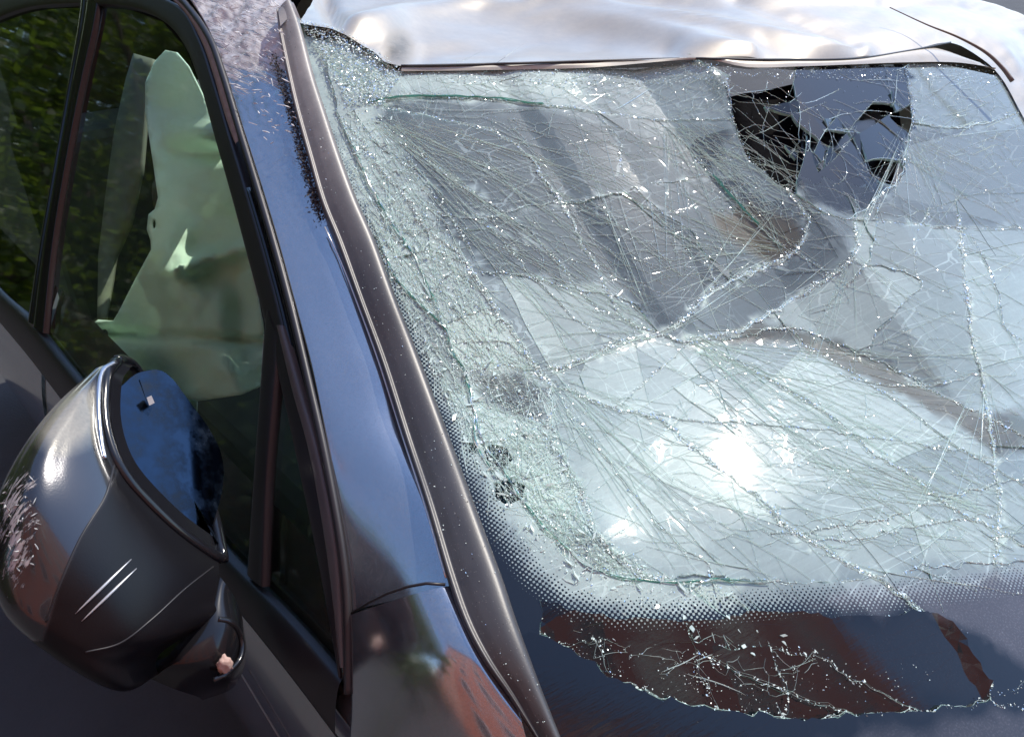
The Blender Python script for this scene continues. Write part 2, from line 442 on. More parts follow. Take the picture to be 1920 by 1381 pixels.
def windshield_mat():
    k = NT('shattered_laminated_glass'); 
    uvn = k.attr('wuv').outputs['Vector']; cz = k.attr('craze').outputs['Fac']; foliage_reflection = k.attr('foliage_reflection').outputs['Fac']; frit = k.attr('frit').outputs['Fac']
    # fine hair cracks at several scales, running mostly with the big ones
    def cracks(sx, sy, rot, wd, dist=.05):
        mp = k.mapped(uvn, (sx, sy, 1), (0, 0, rot))
        v = k.n('ShaderNodeTexVoronoi'); v.feature = 'DISTANCE_TO_EDGE'; v.inputs['Scale'].default_value = 1
        nn = k.n('ShaderNodeVectorMath', operation='ADD')
        nz_ = k.n('ShaderNodeTexNoise'); nz_.inputs['Scale'].default_value = 1.5; k.l(mp, nz_.inputs['Vector'])
        sc_ = k.n('ShaderNodeVectorMath', operation='SCALE'); sc_.inputs['Scale'].default_value = dist*2.5; k.l(nz_.outputs['Color'], sc_.inputs[0])
        k.l(mp, nn.inputs[0]); k.l(sc_.outputs[0], nn.inputs[1]); k.l(nn.outputs[0], v.inputs['Vector'])
        return k.math('LESS_THAN', v.outputs['Distance'], wd)
    c1 = cracks(9, 38, .85, .016); c2 = cracks(40, 10, .25, .012); c3 = cracks(95, 130, .4, .035)
    gate1 = k.math('MULTIPLY', k.math('SUBTRACT', k.noise(7, 3, .5, uvn), .42, True), 6, True)
    gate2 = k.math('MULTIPLY', k.math('SUBTRACT', k.noise(6, 3, .5, k.mapped(uvn, (1, 1, 1), (0, 0, 1.2))), .46, True), 6, True)
    dense = k.math('MULTIPLY', k.math('SUBTRACT', cz, .55, True), 2.5, True)
    hair = k.math('ADD', k.math('MULTIPLY', c1, k.math('MULTIPLY', gate1, .3)), k.math('MULTIPLY', c2, k.math('MULTIPLY', gate2, .2)))
    hair = k.math('ADD', hair, k.math('MULTIPLY', c3, k.math('MULTIPLY', dense, .12)))
    streak = k.noise(1.0, 5, .65, k.mapped(uvn, (16, 150, 1), (0, 0, .95)))
    cloud = k.noise(9, 5, .6, uvn)
    fine = k.noise(260, 3, .7, uvn)
    mod = k.math('ADD', .52, k.math('ADD', k.math('MULTIPLY', streak, .42), k.math('ADD', k.math('MULTIPLY', cloud, .32), k.math('MULTIPLY', fine, .22))))
    fac = k.math('MULTIPLY', cz, mod, True)
    fac = k.math('ADD', fac, hair, True)
    df = k.n('ShaderNodeBsdfDiffuse'); tl = k.n('ShaderNodeBsdfTranslucent')
    green = k.math('MULTIPLY', k.math('SUBTRACT', cz, .5, True), 2.4, True)
    colw = k.mix(green, (.62, .78, .78), (.82, 1.0, .89))
    colw = k.mix(foliage_reflection, colw, (.24, .22, .14))  # reflections of trees painted into the glass colour as olive patches
    k.l(colw, df.inputs[0]); k.l(colw, tl.inputs[0])
    milk = k.mixsh(.32, df.outputs[0], tl.outputs[0])
    tr = k.n('ShaderNodeBsdfTransparent'); k.l(k.mix(green, (.76, .88, .82), (.60, .90, .76)), tr.inputs[0])
    body = k.mixsh(fac, tr.outputs[0], milk)
    # printed black border with its fading dots
    sx = k.n('ShaderNodeSeparateXYZ'); k.l(k.mapped(uvn, (1, 1, 1), (0, 0, .35)), sx.inputs[0])
    fr = 2*math.pi/0.0062
    a = k.math('COSINE', k.math('MULTIPLY', sx.outputs[0], fr)); b_ = k.math('COSINE', k.math('MULTIPLY', sx.outputs[1], fr))
    dots = k.math('ADD', k.math('MULTIPLY', k.math('MULTIPLY', a, b_), .5), .5)   # 0..1
    fm = k.math('GREATER_THAN', frit, dots)
    film = k.attr('film').outputs['Fac']
    blk = k.n('ShaderNodeBsdfDiffuse'); blk.inputs[0].default_value = (.004, .005, .008, 1)
    body = k.mixsh(fm, body, blk.outputs[0])
    fd = k.n('ShaderNodeBsdfDiffuse'); fd.inputs[0].default_value = (.50, .50, .56, 1)
    spk = k.math('MULTIPLY', k.math('SUBTRACT', k.noise(420, 2, .6, uvn), .5, True), 3.0, True)
    fmm = k.math('MULTIPLY', film, k.math('ADD', .35, k.math('ADD', k.math('MULTIPLY', cloud, .8), k.math('MULTIPLY', spk, .9))), True)
    body = k.mixsh(fmm, body, fd.outputs[0])
    # surface gloss with broken, dusty areas
    fres = k.n('ShaderNodeFresnel'); fres.inputs['IOR'].default_value = 1.68
    gl = k.n('ShaderNodeBsdfGlossy'); gl.inputs['Roughness'].default_value = .03
    gl2 = k.n('ShaderNodeBsdfGlossy'); gl2.inputs['Roughness'].default_value = .30
    k.l(k.math('ADD', .03, k.math('MULTIPLY', cz, .03)), gl.inputs['Roughness'])
    hb = k.bump(k.math('ADD', k.math('MULTIPLY', streak, 1.0), k.math('MULTIPLY', hair, -2)), .10, .0015)
    k.l(hb, gl.inputs['Normal']); k.l(hb, gl2.inputs['Normal'])
    glm = k.mixsh(k.math('ADD', .01, k.math('MULTIPLY', fac, .09), True), gl.outputs[0], gl2.outputs[0])
    k.l(k.mixsh(fres.outputs[0], body, glm), k.out.inputs[0])
    return k.m
WGLASS = windshield_mat()
def edge_mat(name, col, a=.6, rough=.15, gloss=1.0):
    k = NT(name)
    df = k.n('ShaderNodeBsdfDiffuse'); df.inputs[0].default_value = (*col, 1)
    tl = k.n('ShaderNodeBsdfTranslucent'); tl.inputs[0].default_value = (*col, 1)
    tr = k.n('ShaderNodeBsdfTransparent'); tr.inputs[0].default_value = (*[min(1, c*1.1+.1) for c in col], 1)
    gl = k.n('ShaderNodeBsdfGlossy'); gl.inputs['Roughness'].default_value = rough
    fr = k.n('ShaderNodeFresnel'); fr.inputs['IOR'].default_value = 1.52
    m = k.mixsh(.15, df.outputs[0], tl.outputs[0]); m = k.mixsh(a, tr.outputs[0], m)
    k.l(k.mixsh(k.math('MULTIPLY', fr.outputs[0], gloss), m, gl.outputs[0]), k.out.inputs[0])
    return k.m
GEDGE = edge_mat('green_glass_edge', (.50, .80, .70), .75)
CRUSH = edge_mat('crushed_glass_white', (.86, 1.0, .93), .92, .12)
FLAKE = edge_mat('glass_flake', (.80, .95, .88), .70, .06)
DARKL = edge_mat('dark_crack', (.03, .06, .06), .8, .2)

# ================================================================== the car
car = thing('wrecked_car', 'dark blue grey metallic car with crushed roof and shattered windshield', 'car', (0.9, 0.6, 0))
def sub(o, par):
    o.parent = par; return o
# NB children are written in world coordinates: undo the parent's offset
CARPARTS = []

def box(name, x0, x1, y0, y1, z0, z1, mat, par, bev=.03):
    v = [(x, y, z) for x in (x0, x1) for y in (y0, y1) for z in (z0, z1)]
    f = [(0,1,3,2),(4,6,7,5),(0,4,5,1),(2,3,7,6),(0,2,6,4),(1,5,7,3)]
    o = mesh(name, v, f, mat, par, smooth=False)
    b = o.modifiers.new('bevel', 'BEVEL'); b.width = bev; b.segments = 3
    return o

# ---- windshield ----------------------------------------------------
ws = bpy.data.objects.new('windshield', None); COL.objects.link(ws); ws.parent = car
MAIN = [
 [(1030,690),(1090,675),(1160,640),(1235,625),(1290,585),(1345,540),(1400,515),(1460,490),(1500,455),(1512,430),(1500,395),(1470,360)],
 [(1235,625),(1290,640),(1400,612),(1455,580),(1510,545),(1560,515),(1600,490),(1605,440),(1600,410)],
 [(1795,400),(1810,530),(1825,640),(1840,700),(1855,800),(1870,900),(1873,960),(1866,1060)],
 [(1235,625),(1160,590),(1130,520),(1090,450),(1050,380),(1010,320),(950,260),(850,230),(680,195)],
 [(1290,640),(1400,685),(1470,730),(1560,780),(1640,850),(1720,900),(1800,960),(2000,1060)],
 [(1290,640),(1380,632),(1480,615),(1560,640),(1680,690),(1760,740),(1850,780),(2000,860)],
 [(1480,620),(1530,660),(1600,700),(1700,765),(1800,840),(2000,950)],
 [(1030,720),(1100,745),(1160,765),(1240,790),(1310,850),(1400,915),(1480,990),(1560,1040),(1640,1080),(1720,1140),(1800,1200),(1850,1260),(1870,1320),(2000,1330)],
 [(640,220),(700,300),(760,370),(800,430),(870,490),(930,580),(1000,680),(1030,720),(1030,800),(1060,870),(1095,930),(1110,990),(1180,1060),(1240,1085)],
 [(900,510),(860,430),(800,350),(700,260),(660,200)],
 [(1335,330),(1390,385),(1440,440),(1500,480),(1560,515)],
 [(690,190),(760,180),(860,182),(1000,195),(1130,212),(1250,225),(1370,230)],
 [(870,700),(920,690),(970,690),(1030,715)],
 [(1600,490),(1720,520),(1700,560),(1660,600),(1640,625),(1630,670)],
 [(1720,520),(1715,450),(1745,390)],
 [(1820,440),(1850,500),(1875,560),(1880,610),(1920,640)],
 [(1650,370),(1640,440),(1620,500),(1560,560),(1520,620)],
 [(1440,1000),(1560,990),(1700,960),(1800,925),(2000,880)],
 [(1060,760),(1130,850),(1190,930),(1250,1000),(1320,1060),(1350,1100)],
 [(900,510),(990,520),(1080,545),(1180,565),(1235,625)],
 [(820,400),(900,410),(1000,385),(1100,375),(1200,350),(1330,330)],
 [(700,200),(800,300),(900,370),(1000,440),(1100,560),(1160,600)],
 [(1110,210),(1160,260),(1170,330),(1230,390),(1300,440),(1345,540)],
 [(1230,225),(1300,290),(1335,330)],
 [(860,395),(930,440),(1000,520),(1080,600),(1160,640)],
 [(1160,760),(1200,725),(1290,640)],
 [(640,220),(690,190),(640,150),(600,100)],
 [(755,130),(700,150),(690,190)],
 [(1370,230),(1400,300),(1460,350),(1540,395),(1600,410),(1650,370),(1690,330),(1710,230),(1700,120)],
 [(1370,230),(1360,150),(1370,140)],
 [(1710,230),(1800,240),(1920,210)],
 [(1600,410),(1700,420),(1795,430),(1920,430)],
 [(1840,700),(1750,720),(1640,720),(1560,700)],
 [(1860,860),(1700,830),(1560,810),(1430,795),(1300,790),(1200,770)],
 [(1873,960),(1700,990),(1600,1010),(1520,1010)],
 [(1510,1155),(1530,1225),(1640,1290),(1727,1334)],
 # black border, with the plates of the lower corner
 [(930,1110),(1010,1125),(1060,1140),(1150,1160),(1280,1165),(1420,1150),(1510,1155),(1640,1160),(1720,1150),(1790,1180)],
 [(1010,1125),(1012,1190),(1000,1250),(1010,1310),(1005,1400)],
 [(930,1170),(1010,1190),(1060,1210),(1150,1270),(1240,1308),(1340,1330),(1470,1345),(1600,1342),(1720,1332),(1830,1318),(2000,1250)],
 [(1040,1400),(1130,1335),(1200,1290),(1240,1308)],
 [(1200,1400),(1330,1345),(1400,1338)],
 [(1280,1165),(1300,1230),(1340,1330)],[(1420,1150),(1450,1240),(1475,1300),(1470,1345)],
 [(1100,1170),(1130,1220),(1150,1270)],[(1050,1205),(1150,1200),(1290,1210),(1440,1215),(1530,1230)],
 [(1290,1210),(1380,1260),(1475,1300),(1600,1342)],
 [(1240,1085),(1340,1080),(1440,1090),(1560,1090),(1640,1080),(1760,1060),(1866,1055),(2000,1045)],
 [(1240,1085),(1180,1095),(1110,1060),(1050,1010),(1000,940)],
 # left edge band
 [(690,400),(730,500),(770,560),(830,610),(850,670),(880,710),(885,760),(900,830),(950,900),(1000,980),(1060,1040),(1110,1075)],
 [(610,110),(640,220),(680,320),(720,400),(770,480),(830,610)],
 [(830,610),(900,580),(930,580)],[(880,710),(950,760),(1030,800)],[(720,490),(800,470),(870,490)],
 [(900,830),(960,820),(1030,800)],[(950,900),(1010,890),(1060,870)],[(1000,980),(1060,950),(1095,930)],
 [(800,430),(740,440),(700,470)],[(860,640),(940,640),(1000,680)],
]
B_PX = [(548,20),(600,60),(690,90),(752,131),(900,130),(1100,127),(1300,122),(1370,142),(1440,128),(1600,122),(1760,118),(1900,150),(2060,230),(2060,700),(2030,1430),(1500,1460),(1000,1440),(960,1290),(870,1080),(760,760),(680,520),(610,300),(560,120)]
uvB = np.array([w_uv(*p) for p in B_PX])
# region traits, traced on the glass: (polygon in photo pixels, whitening, olive tint painted for mirrored foliage)
def poly_uv(pl): return np.array([w_uv(*p) for p in pl])
REG = [  # value is craze; later wins
 ([(500,0),(2100,0),(2100,1500),(500,1500)], .56, 0),
 ([(760,190),(1370,232),(1345,330),(1500,395),(1500,455),(1400,515),(1345,540),(1270,610),(1235,625),(1180,570),(1130,520),(1080,545),(900,510),(820,400),(700,215)], .25, 0),
 ([(690,190),(1000,197),(1250,228),(1100,290),(900,300),(760,260)], .22, 0),
 ([(1345,330),(1500,400),(1600,410),(1605,440),(1510,545),(1400,612),(1290,640),(1235,625),(1345,540),(1500,455)], .36, 0),
 ([(1600,410),(1795,430),(1920,430),(2060,430),(2060,780),(1850,770),(1680,690),(1560,640),(1480,612),(1400,612),(1510,545),(1600,490)], .62, 0),
 ([(1700,240),(2060,240),(2060,430),(1795,430),(1620,410)], .42, .35),
 ([(900,510),(1010,515),(1130,545),(1235,625),(1160,640),(1030,690),(1000,680),(930,580)], .66, 0),
 ([(1290,640),(1400,612),(1480,612),(1560,640),(1680,690),(1760,740),(1860,775),(2060,800),(2060,850),(1860,850),(1750,770),(1600,700),(1500,650),(1400,640)], .55, .85),
 ([(1235,630),(1400,645),(1500,660),(1750,790),(1860,860),(1870,1050),(1500,1085),(1240,1080),(1110,990),(1060,860),(1040,740),(1160,640)], .66, 0),
 ([(1160,760),(1350,800),(1500,900),(1440,960),(1300,960),(1150,1010),(1110,960),(1100,870)], .74, 0),
 ([(560,40),(690,90),(752,131),(900,130),(1100,127),(1120,200),(1000,195),(860,182),(700,195),(760,300),(830,420),(930,580),(1000,680),(1030,720),(1030,800),(1060,870),(1095,930),(1110,990),(1180,1060),(1240,1080),(1400,1090),(1380,1150),(1250,1170),(1120,1150),(1040,1100),(960,1000),(880,860),(800,700),(740,560),(680,420),(600,200)], .86, 0),
 ([(770,560),(830,610),(870,690),(860,740),(800,660)], .55, .1),
 ([(870,700),(960,695),(1030,730),(1020,790),(950,770),(890,730)], .35, .5),
 ([(1335,400),(1372,385),(1400,372),(1440,392),(1480,410),(1505,440),(1495,475),(1450,492),(1400,470),(1355,445)], .62, 1.0),
 ([(1100,127),(1370,135),(1370,232),(1120,205)], .55, 0),
 ([(640,170),(700,150),(760,165),(700,190)], .9, 0),
 ([(1440,1090),(2060,1040),(2060,1340),(1900,1240),(1790,1180),(1720,1148),(1640,1160),(1510,1155)], .45, 0),
 ([(1830,1080),(1880,1070),(1890,1120),(1850,1110)], .4, .8),([(1850,1130),(2060,1110),(2060,1230),(1900,1200)], .4, .8),
 ([(1320,150),(1700,118),(1715,230),(1695,330),(1650,380),(1600,405),(1520,385),(1440,330),(1380,240)], .10, 0),
]
REGUV = [(poly_uv(p), c, d) for p, c, d in REG]
# inner edge of the black border
FRIT_LINE = [(500,-60),(560,120),(640,330),(690,440),(735,540),(800,690),(850,800),(880,880),(930,980),(1000,1080),(1070,1130),(1160,1150),(1270,1150),(1400,1135),(1480,1125),(1600,1120),(1700,1112),(1800,1100),(1900,1085),(2080,1060)]
FUV = poly_uv(FRIT_LINE)
FRIT_POLY = np.vstack([FUV, poly_uv([(2080,1600),(700,1600),(300,600),(400,-60)])])
FRIT2 = poly_uv([(1365,150),(1700,118),(1712,230),(1692,330),(1640,350),(1590,340),(1520,350),(1450,300),(1400,230)])
FILM = [(poly_uv(p), v_) for p, v_ in [([(1480,1120),(1600,1090),(2060,1030),(2060,1330),(1900,1240),(1790,1180),(1720,1148),(1640,1158),(1510,1150)], .17), ([(1400,1500),(1550,1390),(1620,1360),(1720,1338),(1900,1322),(2060,1290),(2060,1500)], .11), ([(1560,1165),(1720,1150),(1800,1200),(1880,1310),(1740,1325),(1650,1285)], .02)]]
def traits(P):
    """P (n,2) uv -> craze, foliage_reflection, frit"""
    c = np.zeros(len(P)); d = np.zeros(len(P))
    jit = P+np.array([[nz(p, 30, 3)*.018, nz(p, 30, 9)*.018] for p in P])
    for poly, cv, dv in REGUV:
        ins = pip(jit, poly)
        ed = np.clip(seg_dist(jit, np.vstack([poly, poly[:1]]))/(0.030 if cv > .8 else .012), 0, 1)
        wgt = np.where(ins, .5+.5*ed, 0.0)
        c = c*(1-wgt)+cv*wgt; d = d*(1-wgt)+dv*wgt
    s = seg_dist(P, FUV); s = np.where(pip(P, FRIT_POLY), s, -s)
    f = np.clip(.5+s/0.040, 0, 1.2)
    f = np.where(f < .02, -1, f)
    s2 = seg_dist(P, np.vstack([FRIT2, FRIT2[:1]])); s2 = np.where(pip(jit, FRIT2), s2, -s2)
    f = np.maximum(f, np.where(s2 > 0, 1.2, -1))
    for i in STRONG_I:
        dl = seg_dist(jit, main_uv[i]); c = np.where(f < .9, np.maximum(c, .95-dl/.0035*.5), c)
    for i in range(4, 35):
        if i in STRONG_I: continue
        dl = seg_dist(jit, main_uv[i]); c = np.where(f < .9, np.maximum(c, .70-dl/.0022*.5), c)
    c = np.where(f > .95, c*.4, c)
    fl = np.full(len(P), .004)
    for poly, v_ in FILM:
        ins = pip(jit, poly); ed = np.clip(seg_dist(jit, np.vstack([poly, poly[:1]]))/.015, 0, 1); fl = np.where(ins, .004+(v_-.004)*ed, fl)
    return c, d, f, fl

main_uv = []
STRONG_I = (0, 1, 2, 4, 7, 8, 12)
for ln in MAIN:
    q = cr(ln, max(6, int(np.sum(np.linalg.norm(np.diff(np.array(ln, float), axis=0), axis=1))/16)))
    q = np.array([w_uv(*p) for p in q])
    q += RNG.normal(0, .0016, q.shape)*np.r_[0, np.ones(len(q)-2), 0][:, None]
    main_uv.append(q)
# secondary cracks, random but following the two families of the photograph
def in_px(poly, n):
    P = np.array(poly, float); out = np.zeros((0, 2))
    while len(out) < n:
        p = RNG.uniform(P.min(0), P.max(0), (4*n+16, 2)); out = np.vstack([out, p[pip(p, P)]])
    return list(out[:n])
def wander(p, ang, L, step=18, wob=.06):
    pts = [np.array(p, float)]; a = ang
    for _ in range(int(L/step)):
        a += random.gauss(0, wob)
        pts.append(pts[-1]+step*np.array([math.cos(a), math.sin(a)]))
    return pts
sec_uv = []
def add_sec(poly, n, ang, spread, L0, L1, wob=.05):
    for p in in_px(poly, n):
        q = wander(p, ang+random.gauss(0, spread), random.uniform(L0, L1), 18, wob)
        sec_uv.append(np.array([w_uv(*x) for x in q]))
A_ALL = [(650,150),(1920,150),(1920,1060),(1200,1060),(1000,800),(760,420)]
add_sec(A_ALL, 40, .55, .25, 150, 480)
add_sec(A_ALL, 26, -.45, .3, 120, 330)
add_sec([(1000,200),(1900,250),(1900,1000),(1300,1000)], 9, 1.4, .2, 150, 350)
add_sec([(620,120),(760,300),(1000,700),(1100,1000),(1250,1100),(1050,1080),(850,760),(680,420)], 40, .9, .6, 50, 170, .1)
add_sec([(1020,1150),(1500,1160),(1500,1330),(1100,1230)], 9, .35, .5, 60, 160, .1)
add_sec([(1400,140),(1700,130),(1690,330),(1560,390),(1450,300)], 46, .9, .8, 60, 160, .2)

# planar subdivision of the sheet by all long cracks -> shards
pts = []; edges = []
def addline(q, closed=False):
    s = len(pts); pts.extend([tuple(x) for x in q]); n = len(q)
    edges.extend([(s+i, s+i+1) for i in range(n-1)])
    if closed: edges.append((s+n-1, s))
bd = []
for a, b in zip(uvB, np.roll(uvB, -1, axis=0)):
    m = max(1, int(np.linalg.norm(b-a)/.012)); bd += [a+(b-a)*k/m for k in range(m)]
addline(bd, True)
for q in main_uv+sec_uv: addline(q)
HOLES = [poly_uv(h) for h in ([(905,838),(925,832),(950,838),(962,860),(945,880),(920,885),(908,862)], [(925,905),(955,898),(985,908),(980,935),(950,948),(930,935)], [(876,828),(895,832),(893,850),(878,846)], [(565,42),(612,48),(640,68),(600,70),(575,62)])]
for h in HOLES: addline(h, True)
us = np.arange(uvB[:, 0].min(), uvB[:, 0].max(), .009); vs = np.arange(uvB[:, 1].min(), uvB[:, 1].max(), .009)
g = np.array([(a, b) for a in us for b in vs])+RNG.uniform(-.003, .003, (len(us)*len(vs), 2))
g = g[pip(g, uvB)]
pts.extend([tuple(x) for x in g])
V2, E2_, F2, OE = cdt(pts, edges)
cen = np.array([V2[list(f)].mean(0) for f in F2])
inside = pip(cen, uvB)
cons = set()
for e, o in zip(E2_, OE):
    if len(o): cons.add((min(e), max(e)))
emap = {}
for fi, f in enumerate(F2):
    if not inside[fi]: continue
    for k in range(len(f)):
        e = (min(f[k], f[(k+1) % len(f)]), max(f[k], f[(k+1) % len(f)])); emap.setdefault(e, []).append(fi)
adj = {}
for e, fs in emap.items():
    if len(fs) == 2 and e not in cons:
        adj.setdefault(fs[0], []).append(fs[1]); adj.setdefault(fs[1], []).append(fs[0])
lab = {}
regions = []
for fi in range(len(F2)):
    if not inside[fi] or fi in lab: continue
    st = [fi]; lab[fi] = len(regions); reg = []
    while st:
        x = st.pop(); reg.append(x)
        for y in adj.get(x, ()):
            if y not in lab: lab[y] = len(regions); st.append(y)
    regions.append(reg)
def tri_area(f):
    a, b, c = V2[f[0]], V2[f[1]], V2[f[2]]; return abs(np.cross(b-a, c-a))/2
area = [sum(tri_area(F2[x]) for x in r) for r in regions]
order = np.argsort(area)[::-1]
CZ, DT, FT, FM = traits(V2)
BASE3 = np.array([w_pt(u, v) for u, v in V2])
TILT = {}   # plates whose set differs clearly: (photo point inside, tilt about E1, tilt about E2) in degrees
TILTS = [((1080,1180),9.5,0),((1200,1240),9.5,1),((1200,1185),9,1),((1400,1280),9.5,0),((1380,1200),9,0),((1350,1190),9.5,-1),((1480,1200),9,1),((1560,1290),9,0),((1130,1190),9,1),((1400,1230),9,0),((1240,1280),9.5,0),((1300,1290),9.5,0)]
tcent = [(np.array(w_uv(*p)), a, b) for p, a, b in TILTS]
LENS = poly_uv([(1012,1130),(1060,1142),(1150,1162),(1280,1168),(1420,1153),(1505,1158),(1640,1163),(1718,1155),(1786,1185),(1845,1255),(1862,1312),(1722,1330),(1600,1340),(1470,1343),(1340,1328),(1240,1305),(1150,1268),(1060,1208),(1014,1190)])
GL2 = [np.array(w_uv(1150, 1000))]; LCL = poly_uv([(1012,1160),(1150,1215),(1350,1245),(1600,1250),(1800,1240),(1862,1300)]); FC = FRIT2.mean(0)
def build_region(reg, name, seed, rest=None):
    idx = {}; V = []; at = {'craze': [], 'foliage_reflection': [], 'frit': [], 'film': [], 'wuv': []}; F = []; mi = []
    rnd = random.Random(seed)
    groups = [reg] if rest is None else rest
    for gi, rg in enumerate(groups):
        idx = {}
        ids = sorted({v for x in rg for v in F2[x]})
        c2 = V2[ids].mean(0); c3 = BASE3[ids].mean(0)
        ar = sum(tri_area(F2[x]) for x in rg); size = math.sqrt(ar)
        inl = pip(c2[None], LENS)[0]
        inf = pip(c2[None], FRIT2)[0]; isf = FT[ids].mean() > .9
        sg = .42 if ar > .0008 else (2.4 if not isf else 1.5)
        ta, tb = rnd.gauss(0, sg), rnd.gauss(0, sg)
        if inf: kk = 1 if ar < .0012 else .45; ta, tb = kk*rnd.gauss(-17, 7), kk*rnd.gauss(-3, 7)
        elif isf and not inl: ta, tb = rnd.gauss(-1, .8), rnd.gauss(0, .8)
        if inl: qq = .8 if ar > .0008 else 2.6; ta, tb = rnd.gauss(0, qq), rnd.gauss(0, qq)
        lim = .0016/max(size*.5, .004)
        ta, tb = R(ta), R(tb)
        if inf: l2 = .0045/size; ta = max(-l2, min(l2, ta)); tb = max(-l2, min(l2, tb))
        elif not inl: ta = max(-lim, min(lim, ta)); tb = max(-lim, min(lim, tb))
        dc = rnd.gauss(0, .045)+ (rnd.choice([0, 0, -.1, .08]) if CZ[ids].mean() > .7 else 0)
        b0 = len(V)
        for i in ids:
            d2 = V2[i]-c2
            p = BASE3[i]+(WN*(V2[i][1]-np.interp(V2[i][0], LCL[:, 0], LCL[:, 1]))*.15 if inl else 0)+WN*(d2[1]*math.tan(-ta)*1.0+d2[0]*math.tan(tb))
            # a plate is flatter than the sheet it broke from
            idx[i] = len(V); V.append(p)
            at['craze'].append(max(0.02, CZ[i]+(dc if CZ[i] > .05 else 0))); at['foliage_reflection'].append(DT[i]); at['frit'].append(FT[i]); at['film'].append(FM[i]); at['wuv'].append((V2[i][0], V2[i][1], 0))
        cnt = {}
        for x in rg:
            f = F2[x]; F.append([idx[i] for i in f]); mi.append(0)
            for k in range(3):
                e = (f[k], f[(k+1) % 3]); key = (min(e), max(e)); cnt.setdefault(key, []).append(e)
        low = {}
        for key, es in cnt.items():
            if len(es) != 1: continue
            a, b = es[0]
            for i in (a, b):
                if i not in low:
                    low[i] = len(V); V.append(V[idx[i]]-WN*.0045)
                    for kk in ('craze', 'foliage_reflection', 'frit', 'film', 'wuv'): at[kk].append(at[kk][idx[i]])
            F.append([idx[b], idx[a], low[a], low[b]]); mi.append(1)
    V = np.array(V)
    o = mesh(name, V, F, [WGLASS, GEDGE], ws, smooth=False, mi=mi, attrs=at)
    return o
bigs = []; rest = []
for k, ri in enumerate(order):
    reg = regions[ri]
    c2 = cen[reg].mean(0)
    if any(pip(c2[None], h)[0] for h in HOLES): continue
    if pip(c2[None], FRIT2)[0] and random.random() < .5: continue
    if len(bigs) < 295 and area[ri] > 6e-5: bigs.append(ri); build_region(reg, 'glass_shard', int(ri))
    elif area[ri] > 1e-6: rest.append(reg)
o = build_region(None, 'small_glass_shards', 1, rest); o['kind'] = 'stuff'
print('shards', len(bigs), 'rest', len(rest))

# crushed glass along the cracks, hairlines and flakes
class Soup:
    def __init__(s): s.V = []; s.F = []
    def tet(s, p, r):
        b = len(s.V)
        q = RNG.normal(0, 1, (4, 3)); q /= np.linalg.norm(q, axis=1, keepdims=True)
        q[:, :] *= r*RNG.uniform(.6, 1.3, (4, 1)); q -= np.outer(q@WN, WN)*.6
        s.V.extend(p+q); s.F += [(b, b+1, b+2), (b, b+3, b+1), (b, b+2, b+3), (b+1, b+3, b+2)]
    def hair(s, P, w, hgt=.0004):
        w = w*1.05
        P = np.asarray(P); n = len(P); b = len(s.V)
        for i in range(n):
            t = P[min(i+1, n-1)]-P[max(i-1, 0)]; t /= np.linalg.norm(t)+1e-12
            sd = np.cross(WN, t); ww = w*(math.sin(math.pi*min(1, (i+.4)/n))**.5)
            s.V.extend([P[i]-sd*ww*.5, P[i]+WN*hgt, P[i]+sd*ww*.5])
        for i in range(n-1):
            for k in range(2): s.F.append((b+i*3+k, b+i*3+k+1, b+i*3+k+4, b+i*3+k+3))
    def flake(s, p, L, wd, ang, tilt, roll):
        a = np.array([math.cos(ang), math.sin(ang)]); 
        ax = E1*a[0]+E2*a[1]; ax = ax*math.cos(tilt)+WN*math.sin(tilt)
        sd = np.cross(WN, ax); sd /= np.linalg.norm(sd); nn = np.cross(ax, sd)
        sd = sd*math.cos(roll)+nn*math.sin(roll)
        b = len(s.V); th = np.cross(ax, sd)*.0009
        c = [p-ax*L*.5, p+ax*L*.1+sd*wd*.5, p+ax*L*.5, p-ax*L*.15-sd*wd*.5]
        s.V.extend(c+[x+th for x in c]); 
        s.F += [(b, b+1, b+2, b+3), (b+7, b+6, b+5, b+4), (b, b+4, b+5, b+1), (b+1, b+5, b+6, b+2), (b+2, b+6, b+7, b+3), (b+3, b+7, b+4, b)]
    def make(s, name, mat, par):
        o = mesh(name, s.V, s.F, mat, par, smooth=False); o['kind'] = 'stuff'; return o
cr_soup, hair_soup, dark_soup, flake_soup, gr_soup = Soup(), Soup(), Soup(), Soup(), Soup()
def along(q, step):
    s = np.r_[0, np.cumsum(np.linalg.norm(np.diff(q, axis=0), axis=1))]
    x = np.arange(0, s[-1], step)
    return np.c_[np.interp(x, s, q[:, 0]), np.interp(x, s, q[:, 1])]
STRONG = {0: 3.0, 1: 2.6, 2: 3.0, 7: 2.4, 8: 2.4, 4: 1.8, 3: 1.7, 5: 1.3, 11: 1.6, 12: 2.0, 6: 1.4, 45: 1.2}
